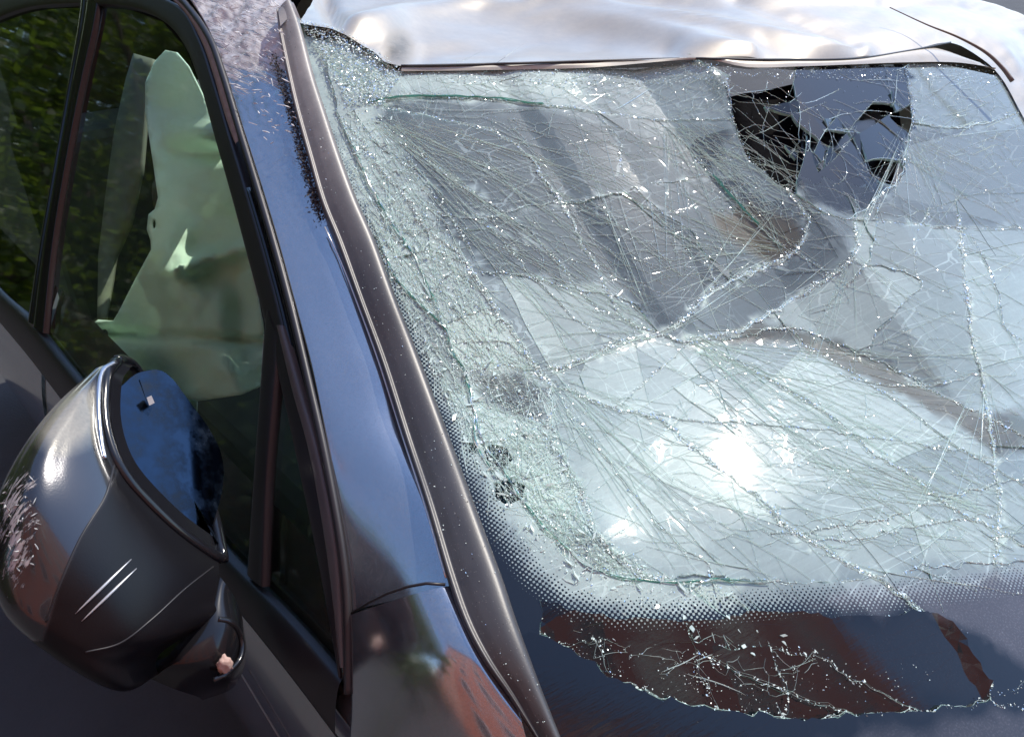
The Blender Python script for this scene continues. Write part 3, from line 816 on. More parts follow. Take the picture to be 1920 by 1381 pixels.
for i, q in enumerate(main_uv):
    st = STRONG.get(i, .8)
    dk = 35 <= i <= 46
    A = along(q, .0016)
    wob = np.array([[nz((a[0], a[1], i), 60, i)*.004, nz((a[0], a[1], i), 60, i+50)*.004] for a in A])
    for a, wb in zip(A, wob):
        dens = .5+1.2*nz((a[0], a[1], 0), 18, i)
        for _ in range(int((st*2.2 if st > 1.5 else st*1.6)*(.6+dens)*(.5 if dk else 1)+random.random())):
            j = RNG.normal(0, .0008+.0008*st*max(.2, dens), 2)
            p = w_pt(a[0]+wb[0]+j[0], a[1]+wb[1]+j[1], random.uniform(0, .0018))
            cr_soup.tet(p, min(.003, abs(RNG.normal(0, .0010))+.0005))
    for k in range(int(1+st)):
        off = RNG.normal(0, .0015, 2)
        P = [w_pt(a[0]+wb[0]+off[0], a[1]+wb[1]+off[1], .0007) for a, wb in zip(A[::3], wob[::3])]
        if len(P) > 3: hair_soup.hair(P, random.uniform(.0003, .0006) if dk else random.uniform(.0006, .0013))
    if len(A) > 12:
        P = [w_pt(a[0]+wb[0]*.6+.0012, a[1]+wb[1]*.6-.001, .0005) for a, wb in zip(A[::4], wob[::4])]
        if len(P) > 3: dark_soup.hair(P, random.uniform(.0003, .0007))
for q in sec_uv:
    A = along(q, .004)
    P = [w_pt(a[0], a[1], .0008) for a in A]
    if len(P) > 2: hair_soup.hair(P, random.uniform(.0004, .0010))
    for a in A:
        if random.random() < .9:
            j = RNG.normal(0, .0012, 2); cr_soup.tet(w_pt(a[0]+j[0], a[1]+j[1], .0008), random.uniform(.0004, .0014))

# connected web of cells between the big cracks
def web(poly, n, stretch, rot, wd=(.0004, .0009), beads=.9, keep=.8):
    Pp = in_px(poly, n); q = np.array([w_uv(*p) for p in Pp])
    c, s_ = math.cos(rot), math.sin(rot); M = np.array([[c, s_], [-s_*stretch, c*stretch]])
    z = q@M.T; zi = np.linalg.inv(M)
    Vw, Ew, Fw, _ = cdt(z, [])
    cc = []
    for f in Fw:
        A_, B_, C_ = Vw[f[0]], Vw[f[1]], Vw[f[2]]
        d = 2*(A_[0]*(B_[1]-C_[1])+B_[0]*(C_[1]-A_[1])+C_[0]*(A_[1]-B_[1]))+1e-12
        ux = ((A_@A_)*(B_[1]-C_[1])+(B_@B_)*(C_[1]-A_[1])+(C_@C_)*(A_[1]-B_[1]))/d
        uy = ((A_@A_)*(C_[0]-B_[0])+(B_@B_)*(A_[0]-C_[0])+(C_@C_)*(B_[0]-A_[0]))/d
        cc.append((ux, uy))
    cc = np.array(cc)@zi.T; em = {}
    pu = poly_uv(poly)
    for fi, f in enumerate(Fw):
        for k in range(3):
            e = (min(f[k], f[(k+1) % 3]), max(f[k], f[(k+1) % 3])); em.setdefault(e, []).append(fi)
    for fs in em.values():
        if len(fs) != 2 or random.random() > keep: continue
        a, b = cc[fs[0]], cc[fs[1]]
        L = np.linalg.norm(b-a)
        if L > .25 or L < .002 or not pip(np.array([a, b]), pu).all(): continue
        m = max(3, int(L/.006)+1); sag = np.array([-(b-a)[1], (b-a)[0]])*random.gauss(0, .08)
        line = [a+(b-a)*t+sag*4*t*(1-t)+RNG.normal(0, .0006, 2)*(0 < t < 1) for t in np.linspace(0, 1, m)]
        hair_soup.hair([w_pt(x[0], x[1], .0009) for x in line], random.uniform(*wd))
        bd_ = beads*random.choice([.1, .6, 1.2, 2])
        for x in along(np.array(line), .0025):
            if random.random() < bd_:
                j = RNG.normal(0, .0009, 2); cr_soup.tet(w_pt(x[0]+j[0], x[1]+j[1], .0009), random.uniform(.0004, .0013))
def fan(hub, a0, a1, n, L0, L1, r0=20, beads=.5, wd=(.0004, .0009)):
    for _ in range(n):
        a = R(random.uniform(a0, a1)); p = (hub[0]+r0*random.uniform(.2, 2)*math.cos(a)+random.gauss(0, 8), hub[1]+r0*random.uniform(.2, 2)*math.sin(a)+random.gauss(0, 8))
        q = wander(p, a+random.gauss(0, .05), random.uniform(L0, L1), 22, .022)
        q = [x for x in q if 640 < x[0] < 1990 and 135 < x[1] < 1075]
        if len(q) < 3: continue
        L_ = np.array([w_uv(*x) for x in q])
        hair_soup.hair([w_pt(x[0], x[1], .0010) for x in L_], random.uniform(*wd))
        bd_ = beads*random.choice([.2, .6, 1.4])
        for x in along(L_, .0025):
            if random.random() < bd_:
                j = RNG.normal(0, .0007, 2); cr_soup.tet(w_pt(x[0]+j[0], x[1]+j[1], .0009), random.uniform(.0004, .0012))
fan((1235, 625), 195, 260, 26, 150, 480); fan((1235, 625), 300, 335, 10, 100, 350); fan((1235, 625), 150, 185, 8, 100, 260)
fan((680, 200), 8, 58, 46, 200, 620); fan((1290, 640), 5, 48, 34, 200, 700); fan((1030, 710), 15, 75, 24, 120, 460)
fan((1840, 700), 60, 120, 10, 100, 350); fan((1600, 470), 20, 160, 18, 80, 300); fan((1700, 250), 20, 120, 24, 60, 260)
fan((1250, 225), 20, 100, 30, 80, 330); fan((1480, 470), 150, 260, 24, 80, 320); fan((1850, 960), 180, 215, 18, 150, 480)
web(A_ALL, 200, 2.2, -.75)
web([(690,200),(1370,230),(1480,450),(1230,620),(900,500)], 220, 2.6, -.75, beads=.9)
web([(1230,640),(1920,640),(1920,1050),(1200,1050)], 200, 3.0, -.55, beads=.8, keep=.7)
web([(1250,200),(1500,330),(1560,420),(1340,420)], 150, 1.6, -.8, beads=.6)
web([(1690,130),(1920,150),(1920,330),(1720,330)], 120, 1.8, .5, beads=.6)
web([(900,140),(1380,140),(1380,235),(900,195)], 160, 1.5, 0, beads=.7)
web([(590,90),(700,130),(720,200),(830,400),(930,580),(1010,690),(1040,800),(1110,990),(1250,1080),(1400,1110),(1250,1150),(1100,1120),(980,1020),(880,850),(800,680),(720,500),(640,280)], 900, 1.5, -1.0, (.0004, .0011), .8, .9)
web([(1020,1150),(1500,1165),(1560,1240),(1480,1330),(1240,1290),(1100,1230)], 45, 1.4, -.4, (.0003, .0006), .15, .8)
def hairs(poly, n, ang, spread, L0, L1, wd=(.0003, .0008), wob=.03, dark=.2, lift=.0008):
    for p in in_px(poly, n):
        q = wander(p, ang+random.gauss(0, spread), random.uniform(L0, L1), 14, wob)
        P = [w_pt(*w_uv(*x), lift) for x in q]
        if len(P) > 2 and (dark < .3 or random.random() < .8):
            (dark_soup if random.random() < dark*.55 else hair_soup).hair(P, random.uniform(*wd))
hairs([(690,200),(1200,230),(1400,500),(1200,600),(900,480)], 80, .60, .12, 60, 260, dark=.08)
hairs([(1250,640),(1480,620),(1920,820),(1920,1040),(1500,900)], 45, .58, .10, 80, 340, dark=.45)
hairs([(1050,700),(1300,800),(1800,1120),(1300,1080),(1100,950)], 25, .72, .25, 60, 240, dark=.45)
hairs([(1200,640),(1900,640),(1900,1040),(1200,1040)], 20, .02, .22, 80, 300, dark=.55)
hairs([(1300,250),(1900,250),(1900,640),(1500,600)], 40, .5, .7, 30, 160, dark=.15)
hairs([(1150,150),(1450,250),(1500,420),(1300,320)], 60, .65, .25, 30, 120, dark=.1)
hairs([(1700,150),(1920,150),(1920,260),(1720,330)], 40, -.45, .25, 25, 90, dark=.25)
hairs([(900,140),(1380,140),(1380,230),(900,195)], 50, .25, .5, 25, 110, dark=.12)
BAND = [(600,90),(700,130),(720,200),(830,400),(930,580),(1010,690),(1040,800),(1110,990),(1250,1080),(1400,1110),(1250,1150),(1100,1120),(980,1020),(880,850),(800,680),(720,500),(640,280)]
hairs(BAND, 420, 1.0, .30, 30, 140, (.0004, .0012), .06, .10)
hairs(BAND, 120, -.5, .7, 15, 70, (.0004, .0011), .08, .12)
hairs([(850,720),(1030,800),(1100,1000),(1180,1090),(980,1030),(880,850)], 160, 1.0, 1.0, 25, 110, (.0004, .0010), .05, .08, .0015)
hairs([(640,90),(752,135),(900,140),(900,185),(700,200)], 120, .2, .8, 15, 60, dark=.15)
for p in in_px(BAND, 260):
    u, v = w_uv(*p)
    flake_soup.flake(w_pt(u, v, random.uniform(0, .004)), random.uniform(.003, .016), random.uniform(.001, .005), random.gauss(1.0, .8), random.gauss(0, .22), random.gauss(0, .35))
for p in in_px([(1030,1150),(1480,1150),(1500,1240),(1150,1230)], 14):
    u, v = w_uv(*p)
    flake_soup.flake(w_pt(u, v, random.uniform(.001, .004)), random.uniform(.003, .012), random.uniform(.002, .006), random.uniform(0, 3), random.gauss(0, .25), random.gauss(0, .35))
# loose crumbs over the sheet, thick at the upper corner and along the roof edge
def crumbs(poly, n, r0, r1, lift=.001):
    for p in in_px(poly, n):
        cr_soup.tet(w_pt(*w_uv(*p), random.uniform(0, lift*2)), random.uniform(r0, r1))
crumbs(A_ALL, 1300, .0004, .0012)
crumbs(BAND, 6000, .0005, .0017, .002)
crumbs([(560,40),(640,60),(755,135),(720,200),(650,200),(600,100)], 3500, .0008, .0028, .004)
crumbs([(752,128),(1370,122),(1370,165),(900,160),(752,150)], 2200, .0006, .0022, .002)
crumbs([(1370,122),(1900,118),(1900,160),(1370,145)], 1200, .0006, .0022, .002)
crumbs([(1000,1150),(1850,1180),(1700,1330),(1100,1260)], 350, .0004, .0012)
crumbs([(950,1180),(1500,1320),(1700,1380),(1040,1380)], 400, .0003, .0011)
for ln in ([(700,430),(735,510),(775,560),(830,612),(848,665),(876,705),(885,760),(905,825),(950,895),(1000,965),(1060,1030),(1110,1070)], [(640,230),(680,320),(722,400),(775,480),(812,560),(830,612)],
           [(1110,1072),(1180,1085),(1260,1092),(1350,1088),(1440,1092)], [(1335,330),(1365,362),(1395,395),(1425,425)], [(870,700),(885,760),(893,830),(925,890)], [(690,195),(760,182),(900,184),(1020,196)]):
    for rr in range(2):
        A = along(np.array([w_uv(*p) for p in cr(ln, 60)]), .004)
        P = [w_pt(a[0]+nz(a, 40, rr*3)*.004, a[1]+nz(a, 40, 5+rr*7)*.004, .0016) for a in A]
        gr_soup.hair(P, .0022-.001*rr, .0015)
cr_soup.make('crushed_glass', CRUSH, ws); hair_soup.make('hairline_cracks', edge_mat('hairline_white', (.81, 1.0, .90), .8, .2, .4), ws)
dark_soup.make('dark_hairline_cracks', DARKL, ws); flake_soup.make('glass_flakes', FLAKE, ws)
gr_soup.make('green_glass_edges', edge_mat('deep_green_glass', (.16, .50, .40), .7), ws)

# ---- pillar trim ----------------------------------------------------
TL = [(519,28),(524,70),(540,150),(556,220),(578,300),(602,385),(632,460),(668,560),(712,680),(760,830),(802,960),(838,1085),(868,1170),(905,1240),(955,1310),(1012,1400)]
TR = [(548,14),(566,60),(590,150),(613,220),(640,300),(672,385),(705,460),(745,570),(788,680),(845,830),(893,960),(940,1085),(965,1160),(990,1230),(1018,1305),(1055,1400)]
def nearpx(G):
    D = G-CAM; z = D@CF; return 960+FPX*(D@CR)/z, 690.5-FPX*(D@CU)/z
def dust_at(G):
    x, y = nearpx(G); x = x.ravel(); y = y.ravel()
    return {'dust': np.clip((520-y)/420, 0, 1)*.75}
strip('pillar_trim', [W(x, y, .004) for x, y in TL], [W(x, y, .004) for x, y in TR],
      [(0, -.012), (0, .004), (.06, .007), (.14, .0045), (.22, .006), (.4, .010), (.65, .013), (.85, .012), (.96, .007), (1, .0), (1, -.012)], TRIM, car, n=90, m=60, attrs_fn=dust_at)
strip('trim_end_cap', [W(x, y, .012) for x, y in [(521,28),(530,18),(540,12),(548,14)]], [W(x, y, .014) for x, y in [(526,66),(540,52),(555,48),(565,56)]],
      [(0, -.004), (.2, .001), (.6, .002), (1, .001)], TRIM, car, n=10, m=10, attrs_fn=dust_at)
# bright tube drawing the edge reflection between pillar and trim
tube('trim_edge_reflection', [W(x-3, y, .004) for x, y in cr([(612,430),(640,490),(668,560),(712,680),(760,830),(802,960),(838,1085)], 50)], .0011, simple('painted_edge_reflection', (.75, .72, .70), .3, metal=.6), car)

# torn sealant along the trim
sb = Soup()
for p in cr([(518,110),(530,140),(545,190),(560,240),(572,290),(590,350),(605,400)], 160):
    for _ in range(9):
        q = p+RNG.normal(0, (5, 7), 2)+np.array([-6, 0])
        sb.tet(W(q[0], q[1], random.uniform(-.006, .004)), random.uniform(.001, .0034))
sb.make('torn_sealant', BUTYL, car)

tc, tf = Soup(), Soup()
LA, RA = cr(TL, 200), cr(TR, 200)
for _ in range(420):
    i = int(random.random()**1.5*199); t = random.uniform(.12, .85); q = LA[i]*(1-t)+RA[i]*t
    (tc if random.random() < .7 else tf).tet(W(q[0], q[1], .017), random.uniform(.0003, .0012))
tc.make('glass_crumbs', CRUSH, car); tf.make('dark_crumbs', BUTYL, car)

# ---- A pillar -------------------------------------------------------
PLx = [(330,-40),(385,45),(420,130),(455,240),(490,350),(520,450),(550,560),(582,680),(605,790),(625,900),(640,1010),(655,1145)]
PRx = [(545,-40),(530,45),(548,130),(572,240),(606,350),(642,450),(680,560),(724,680),(760,790),(795,900),(825,1010),(846,1095)]
def scr_at(G):
    x, y = nearpx(G); x = x.ravel(); y = y.ravel()
    s = np.clip((300-y)/190, 0, 1)
    s = np.maximum(s, np.clip((430-y)/300, 0, 1)*np.clip((x-(560+(y-200)*.3))/30, 0, 1))
    al = np.r_[0, np.cumsum(np.linalg.norm(np.diff(G[:, 0], axis=0), axis=1))]
    ac = np.r_[0, np.cumsum(np.linalg.norm(np.diff(G[len(G)//2], axis=0), axis=1))]
    su = np.zeros((G.shape[0], G.shape[1], 3)); su[..., 0] = al[:, None]; su[..., 1] = ac[None, :]
    return {'scratch': s, 'suv': su.reshape(-1, 3)}
def crumple(u, v, p):
    k = max(0, 1-u*2.6)
    return .010*k*nz((p[0]*.6, p[1]*1.6, p[2]), 20, 1)+.006*k*nz((p[0]*.5, p[1]*2.2, p[2]), 45, 4)+.002*max(0, 1-u*1.6)*nz(p, 120, 7)
strip('a_pillar', [SIDE(x, y, .005) for x, y in PLx], [W(x, y, -.009) for x, y in PRx],
      [(0, -.02), (0, .0), (.04, .003), (.25, .005), (.6, .006), (.85, .004), (1, .001)], PAINT, car, n=200, m=60, attrs_fn=scr_at, disp=crumple)
# curls of scraped paint
sp_ = Soup()
for p in in_px([(390,0),(520,0),(530,110),(560,260),(500,300),(440,180)], 150):
    t = max(0, min(1, (p[0]-420)/110)); base = SIDE(p[0], p[1], .03)*(1-t)+W(p[0], p[1], .02)*t
    a = random.gauss(-.9, .35); sp_.flake(base, random.uniform(.003, .016), random.uniform(.0006, .0022), a, random.gauss(.1, .3), random.gauss(0, .6))
sp_.make('paint_curls', simple('scraped_primer', (.8, .79, .77), .6, var=.4, vscale=90), car)

# ---- fender ---------------------------------------------------------
FL = [(658,1153),(660,1200),(661,1260),(660,1330),(655,1400),(650,1500)]
FR_ = [(832,1101),(858,1160),(892,1232),(940,1305),(1005,1385),(1090,1480)]
strip('fender', [SIDE(x, y, .008) for x, y in FL], [W(x, y, .003) for x, y in FR_],
      [(0, -.02), (0, .0), (.06, .006), (.3, .012), (.6, .016), (.85, .013), (1, 0), (1, -.012)], PAINT, car, n=50, m=60, attrs_fn=lambda G: {'scratch': np.zeros(G.shape[0]*G.shape[1])})
tube('panel_gap', [SIDE(660, 1148, .0085), *[SIDE(660, 1148, .02)*(1-t)+W(834, 1098, .012)*t+np.array([0, 0, .012])*math.sin(t*3.14) for t in (.2, .4, .6, .8)], W(834, 1098, .004)], .0016, RUBBER, car)

# ---- roof -----------------------------------------------------------
def rfp(x, y, d): return at_d(x, y, d)
def roofdist(x, y):
    # roof plane continues from the windshield top, nearly level, and rises in dents
    return W(x, y, 0)
edge = [(560,42),(640,62),(700,92),(752,124),(900,121),(1100,115),(1300,110),(1450,112),(1600,110),(1700,96),(1782,80)]
eR = [(1840,110),(1880,150),(1925,230),(1990,330)]
def dd(p): return np.linalg.norm(W(*p)-CAM)
row0 = [at_d(x, y, dd((x, y))-.012) for x, y in edge+eR]
mid1 = [(575,20),(660,35),(725,50),(790,75),(920,75),(1110,70),(1300,64),(1450,62),(1600,60),(1710,52),(1800,50),(1860,70),(1900,100),(1950,170),(2020,260)]
mid2 = [(590,-10),(680,0),(745,12),(820,25),(940,30),(1120,28),(1310,22),(1460,18),(1600,18),(1715,18),(1810,25),(1875,45),(1920,72),(1975,130),(2050,210)]
mid3 = [(600,-60),(700,-50),(765,-40),(840,-35),(960,-30),(1130,-28),(1320,-24),(1470,-18),(1610,-12),(1730,0),(1820,12),(1885,35),(1935,60),(1990,105),(2070,180)]
def rd(i, x): return [0, .16, .34, .62][i]+.05*math.sin(x*.006+i)
row1 = [at_d(x, y, dd(e)+rd(1, x)) for (x, y), e in zip(mid1, edge+eR)]
row2 = [at_d(x, y, dd(e)+rd(2, x)) for (x, y), e in zip(mid2, edge+eR)]
row3 = [at_d(x, y, dd(e)+rd(3, x)) for (x, y), e in zip(mid3, edge+eR)]
row4 = [p+np.array([.1, .5, -.25]) for p in row3]
def grime(G):
    x, y = nearpx(G); x = x.ravel(); y = y.ravel()
    return {'grime': np.clip(1.3-np.hypot((x-748)/26, (y-92)/34), 0, 1)}
RF = [([(600,75),(680,50),(760,28),(900,14),(1050,28),(1200,58),(1400,108)], .020, 20), ([(1000,-5),(1250,38),(1450,72),(1620,108)], .018, 16), ([(1380,-5),(1500,38),(1600,92)], -.010, 16),
      ([(1660,8),(1750,55),(1850,92),(1905,150)], -.004, 14), ([(612,0),(640,60),(720,110)], -.02, 12), ([(1700,30),(1800,20),(1900,60)], .002, 20), ([(800,100),(1000,78),(1250,96)], -.010, 22), ([(1500,100),(1650,60),(1780,45)], .002, 18)]
def rdisp(u, v, p):
    x, y = nearpx(np.array([[p]])); q = np.array([[x[0, 0], y[0, 0]]])
    f = .008*nz((p[0], p[1]*2.2, 0), 2.0, 2)+.0006*nz(p, 9, 5)
    for ln, a, wd in RF:
        d = seg_dist(q, ln)[0]/wd
        if d < 3: f += a*math.exp(-d*d)
    f += .0035*abs(nz((p[0]*1.2+p[1]*.8, p[1]*2.0-p[0]*.6, 0), 6.5, 11))-.004*max(0, nz((p[0], p[1]*2.4, 0), 8.5, 21)-.12)
    if v > .74: f += .001*nz((p[0]*.5, p[1]*2, p[2]), 9, 8)+.002*nz((p[0], p[1]*3, 0), 20, 8)
    return f if u > .02 else f*.2
loft('roof_panel', [row0, row1, row2, row3, row4], 50, 200, ROOF, car, solid=.0, attrs_fn=grime, disp=rdisp)
# folded lip below the roof edge with the black gap above it
tube('roof_gap_seal', [at_d(x, y, dd((x, y))-.014) for x, y in cr(edge[3:], 80)], .0022, RUBBER, car)
lip_t = edge[3:]; lip_b = [(752,140),(900,138),(1100,133),(1300,128),(1400,132),(1500,130),(1600,126),(1700,122),(1790,122),(1864,132)]
lip_t = cr([(p[0], p[1]) for p in lip_t]+[(1862, 128)], 9)
strip('roof_lip', [at_d(x, y+1, dd((x, y))-.008) for x, y in lip_t], [W(x, y, .006) for x, y in lip_b], [(0, 0), (.5, .003), (1, 0)], ROOF, car, n=60, m=8, attrs_fn=lambda G: {'grime': np.zeros(G.shape[0]*G.shape[1])})
# torn fold of the far roof rail
FP = cr([(1668,14,1.97),(1737,46,1.97),(1797,70,1.96),(1848,98,1.95),(1880,128,1.94),(1898,152,1.93)], 40)
tube('far_pillar_fold', [at_d(*p) for p in FP], [.0010+.0035*(i/39.)**1.5 for i in range(40)], simple('bent_trim_brown', (.16, .12, .10), .5), car)

# ---- window frame, seals, door --------------------------------------
door = bpy.data.objects.new('front_door', None); COL.objects.link(door); door.parent = car
IN = [(-60,60),(0,32),(60,14),(140,8),(240,12),(310,38),(355,85),(385,160),(415,265),(448,390),(478,520),(496,640),(494,760),(489,900),(486,1085)]
OUT = [(-60,20),(0,-8),(60,-25),(150,-35),(270,-22),(345,8),(385,70),(412,140),(443,240),(478,350),(512,470),(544,590),(575,720),(606,860),(640,1045),(652,1300)]
frame_out = OUT
# main black frame along the roof rail and down the pillar
FO = [(-60,22),(0,-6),(60,-22),(150,-30),(262,-16),(340,14),(378,75),(404,150),(434,250),(466,355),(500,470),(532,590),(562,720),(592,855),(626,1040),(645,1270)]
FI = [(-60,62),(0,34),(60,15),(140,9),(238,14),(306,40),(348,88),(378,165),(405,262),(437,375),(468,492),(497,600),(527,720),(556,850),(596,1040),(640,1262)]
strip('window_frame', [SIDE(x, y, .004) for x, y in FO], [SIDE(x, y, .004) for x, y in FI], [(0, -.01), (0, .004), (.3, .006), (.8, .005), (1, .0), (1, -.012)], SATIN, door, n=140, m=24)
# dusty strip and rubber lip between frame and pillar
strip('dusty_seal', [SIDE(x, y, .010) for x, y in [(318,-10),(352,14),(384,60),(408,120),(426,180),(440,230),(447,265)]], [SIDE(x, y, .010) for x, y in [(322,-2),(350,28),(378,78),(400,140),(417,200),(434,252),(444,275)]], [(0, 0), (.5, .003), (1, 0)], DIRTY, door, n=50, m=8)
tube('door_seal', [SIDE(x, y, .010) for x, y in cr([(300,-40),(350,10),(392,70),(418,140),(448,240),(482,350),(516,465),(548,585),(580,720),(610,855),(640,1020),(652,1140),(654,1300)], 120)], .0055, RUBBER, door)
tube('outer_weatherstrip', [SIDE(x, y, .004) for x, y in cr([(466,355),(500,470),(532,590),(562,720),(592,855),(628,1040),(648,1270)], 80)], .0045, GLOSSBLK, door)
# division bar of the quarter window and its grey trim strip
strip('window_divider', [SIDE(x, y, .006) for x, y in [(502,570),(488,760),(478,900),(466,1075)]], [SIDE(x, y, .006) for x, y in [(528,640),(516,760),(504,900),(496,1100)]], [(0, -.01), (0, .002), (.5, .005), (1, .002), (1, -.01)], SATIN, door, n=40, m=14)
strip('quarter_window_trim', [SIDE(x, y, .010) for x, y in [(520,610),(548,730),(580,850),(612,1032),(640,1250)]], [SIDE(x, y, .010) for x, y in [(532,610),(566,730),(600,850),(634,1032),(648,1250)]], [(0, -.006), (0.1, .002), (.5, .004), (.9, .002), (1, -.006)], simple('trim_satin_grey', (.10, .09, .085), .38, var=.3), door, n=50, m=14)
qg = fill('quarter_window', [(524,640),(560,760),(600,900),(625,1040),(642,1255),(560,1165),(494,1095),(505,900),(516,760)], 30, lambda x, y: SIDE(x, y, -.002), SGLASS, door)
# B pillar / division to the rear door
strip('rear_window_post', [SIDE(x, y, .004) for x, y in [(158,-40),(150,40),(130,160),(100,330),(75,470),(55,600)]], [SIDE(x, y, .004) for x, y in [(190,-40),(180,40),(152,170),(122,330),(100,470),(84,625)]], [(0, -.01), (0, .002), (.2, .007), (.35, .003), (.6, .009), (.85, .005), (1, .001), (1, -.01)], GLOSSBLK, door, n=60, m=30)
fill('door_window', [(170,12),(238,16),(306,42),(348,90),(378,167),(405,264),(437,377),(468,494),(494,610),(486,760),(478,900),(466,1075),(430,1045),(330,925),(200,775),(84,630),(110,450),(140,230),(168,60)], 40, lambda x, y: SIDE(x, y, -.004), SGLASS, door)
fill('rear_door_window', [(-80,70),(0,36),(60,17),(150,12),(150,60),(120,200),(85,400),(60,590),(0,545),(-80,470)], 40, lambda x, y: SIDE(x, y, -.004), SGLASS2, car)
# belt line moulding and door skin
strip('belt_moulding', [SIDE(x, y, .003) for x, y in [(-60,480),(0,546),(60,602),(130,690),(215,792),(330,925),(430,1040),(540,1150),(646,1270)]], [DOOR(x, y, .006) for x, y in [(-60,530),(0,600),(60,672),(130,762),(215,868),(330,1010),(440,1130),(545,1260),(640,1385)]], [(0, -.01), (0, .002), (.15, .008), (.5, .010), (.9, .008), (1, .001)], SATIN, door, n=60, m=20)
V = []; zs = np.concatenate([np.linspace(.955, .60, 50), np.linspace(.58, .25, 8)]); ys = np.concatenate([np.linspace(.50, 1.72, 60)])
V = [(door_x(z)+.006*math.cos((y-1.1)*1.2), y, z) for z in zs for y in ys]
mesh('door_skin', V, grid_faces(len(zs), len(ys)), PAINT, door, attrs={'scratch': np.zeros(len(V))})
ys = np.linspace(1.728, 3.2, 40); V = [(door_x(z), y, z) for z in zs for y in ys]
mesh('rear_door', V, grid_faces(len(zs), len(ys)), PAINT, car, attrs={'scratch': np.zeros(len(V))})
ys = np.linspace(-.6, .494, 40); V = [(door_x(min(z, .94)), y, z) for z in zs for y in ys]
mesh('front_wing', V, grid_faces(len(zs), len(ys)), PAINT, car, attrs={'scratch': np.zeros(len(V))})

CREASE_GLINT = simple('painted_crease_glint', (.30, .27, .23), .35, metal=.5)  # pale tubes painting the reflections along the door panel creases
for ln, r_ in (([(205, 1270), (238, 1335), (272, 1395)], .0016), ([(222, 1262), (256, 1330), (290, 1395)], .0008), ([(452, 1262), (490, 1325), (532, 1395)], .0012), ([(-20, 1120), (45, 1195), (92, 1280), (135, 1395)], .0022)):
    tube('door_crease_glint', [DOOR(x, y, .0005) for x, y in cr(ln, 24)], r_, CREASE_GLINT, door, k=6)

hood = [[np.array([x, y0+(-.95-y0)*t, .84-.16*t*t-.10*((x-1.12)/.85)**4*(.6+.4*t)]) for x in np.linspace(.27, 1.97, 9)] for t in (0, .25, .5, .75, 1.0) for y0 in (-.06,)]
loft('bonnet', hood, 30, 60, PAINT, car, attrs_fn=lambda G: {'scratch': np.zeros(G.shape[0]*G.shape[1])})
box('cowl_panel', .34, 1.90, -.08, .22, .74, .835, SATIN, car, .02)

# ---- wing mirror ----------------------------------------------------
mir = bpy.data.objects.new('wing_mirror', None); COL.objects.link(mir); mir.parent = car
rimN = [(218,677,1.04),(200,705,1.00),(195,770,.97),(205,830,.95),(230,885,.94),(275,938,.95),(340,998,.97),(412,1046,1.00)]
rimF = [(226,674,1.06),(248,684,1.09),(270,715,1.10),(300,768,1.10),(345,835,1.10),(378,900,1.09),(400,960,1.06),(415,1030,1.01)]
def PT(l): return [at_d(*p) for p in l]
r0 = PT(rimN)
r1 = PT([(205,681,1.03),(184,715,.985),(172,780,.945),(178,845,.92),(205,915,.905),(255,985,.91),(330,1060,.93),(408,1085,.98)])
r2 = PT([(196,684,1.02),(155,735,.96),(125,820,.915),(118,905,.885),(150,990,.875),(215,1075,.88),(310,1130,.91),(402,1125,.97)])
r3 = PT([(186,688,1.02),(120,760,.95),(72,850,.90),(55,945,.875),(75,1040,.868),(140,1130,.872),(270,1195,.90),(398,1158,.97)])
r4 = PT([(180,690,1.02),(100,770,.96),(35,870,.92),(5,975,.90),(12,1085,.89),(70,1175,.885),(215,1240,.90),(300,1225,.96)])
r5 = PT([(178,692,1.04),(92,776,.99),(22,880,.96),(-18,990,.945),(-8,1110,.93),(52,1195,.925),(215,1294,.93),(300,1262,1.0)])
r6 = PT([(190,700,1.10),(120,800,1.08),(70,900,1.06),(40,1000,1.05),(50,1100,1.03),(100,1180,1.02),(230,1260,1.03),(320,1230,1.05)])
def mirror_mat_housing():
    k = NT('scuffed_mirror_housing'); b = k.b; g = k.geo()
    z = k.attr('zone').outputs['Fac']        # 0 black plastic, 1 painted cap
    n = k.noise(30, 5, .65, g); s1 = k.noise(1, 5, .65, k.mapped(g, (60, 300, 60), (.4, .2, .9)))
    sc_ = k.attr('scratch').outputs['Fac']
    mk = k.math('MULTIPLY', k.math('SUBTRACT', k.math('ADD', k.math('MULTIPLY', s1, .6), k.math('MULTIPLY', n, .5)), k.math('SUBTRACT', .86, k.math('MULTIPLY', sc_, .31))), 16, True)
    mk = k.math('MULTIPLY', mk, k.math('GREATER_THAN', sc_, .05))
    base = k.mix(z, (.006, .0055, .007), (.075, .075, .08))
    dustf = k.attr('dust').outputs['Fac']
    base = k.mix(k.math('MULTIPLY', dustf, k.math('ADD', .35, k.math('MULTIPLY', k.noise(200, 4, .7, g), .7)), True), base, (.34, .32, .26))
    k.l(k.mix(mk, base, (.55, .52, .50)), b.inputs['Base Color'])
    met = k.math('MULTIPLY', z, .75); met = k.math('MULTIPLY', met, k.math('SUBTRACT', 1, k.math('MAXIMUM', mk, dustf), True)); k.l(met, b.inputs['Metallic'])
    k.l(k.math('ADD', k.math('SUBTRACT', .38, k.math('MULTIPLY', z, .18)), k.math('MULTIPLY', mk, .4)), b.inputs['Roughness'])
    k.l(k.math('MULTIPLY', z, .6), b.inputs['Coat Weight']); b.inputs['Coat Roughness'].default_value = .05; b.inputs['Specular IOR Level'].default_value = .3
    k.l(k.bump(k.math('ADD', k.math('MULTIPLY', mk, 1.5), k.math('MULTIPLY', k.noise(500, 2, .6, g), .15)), .5, .0012), b.inputs['Normal'])
    return k.m
HOUS = mirror_mat_housing()
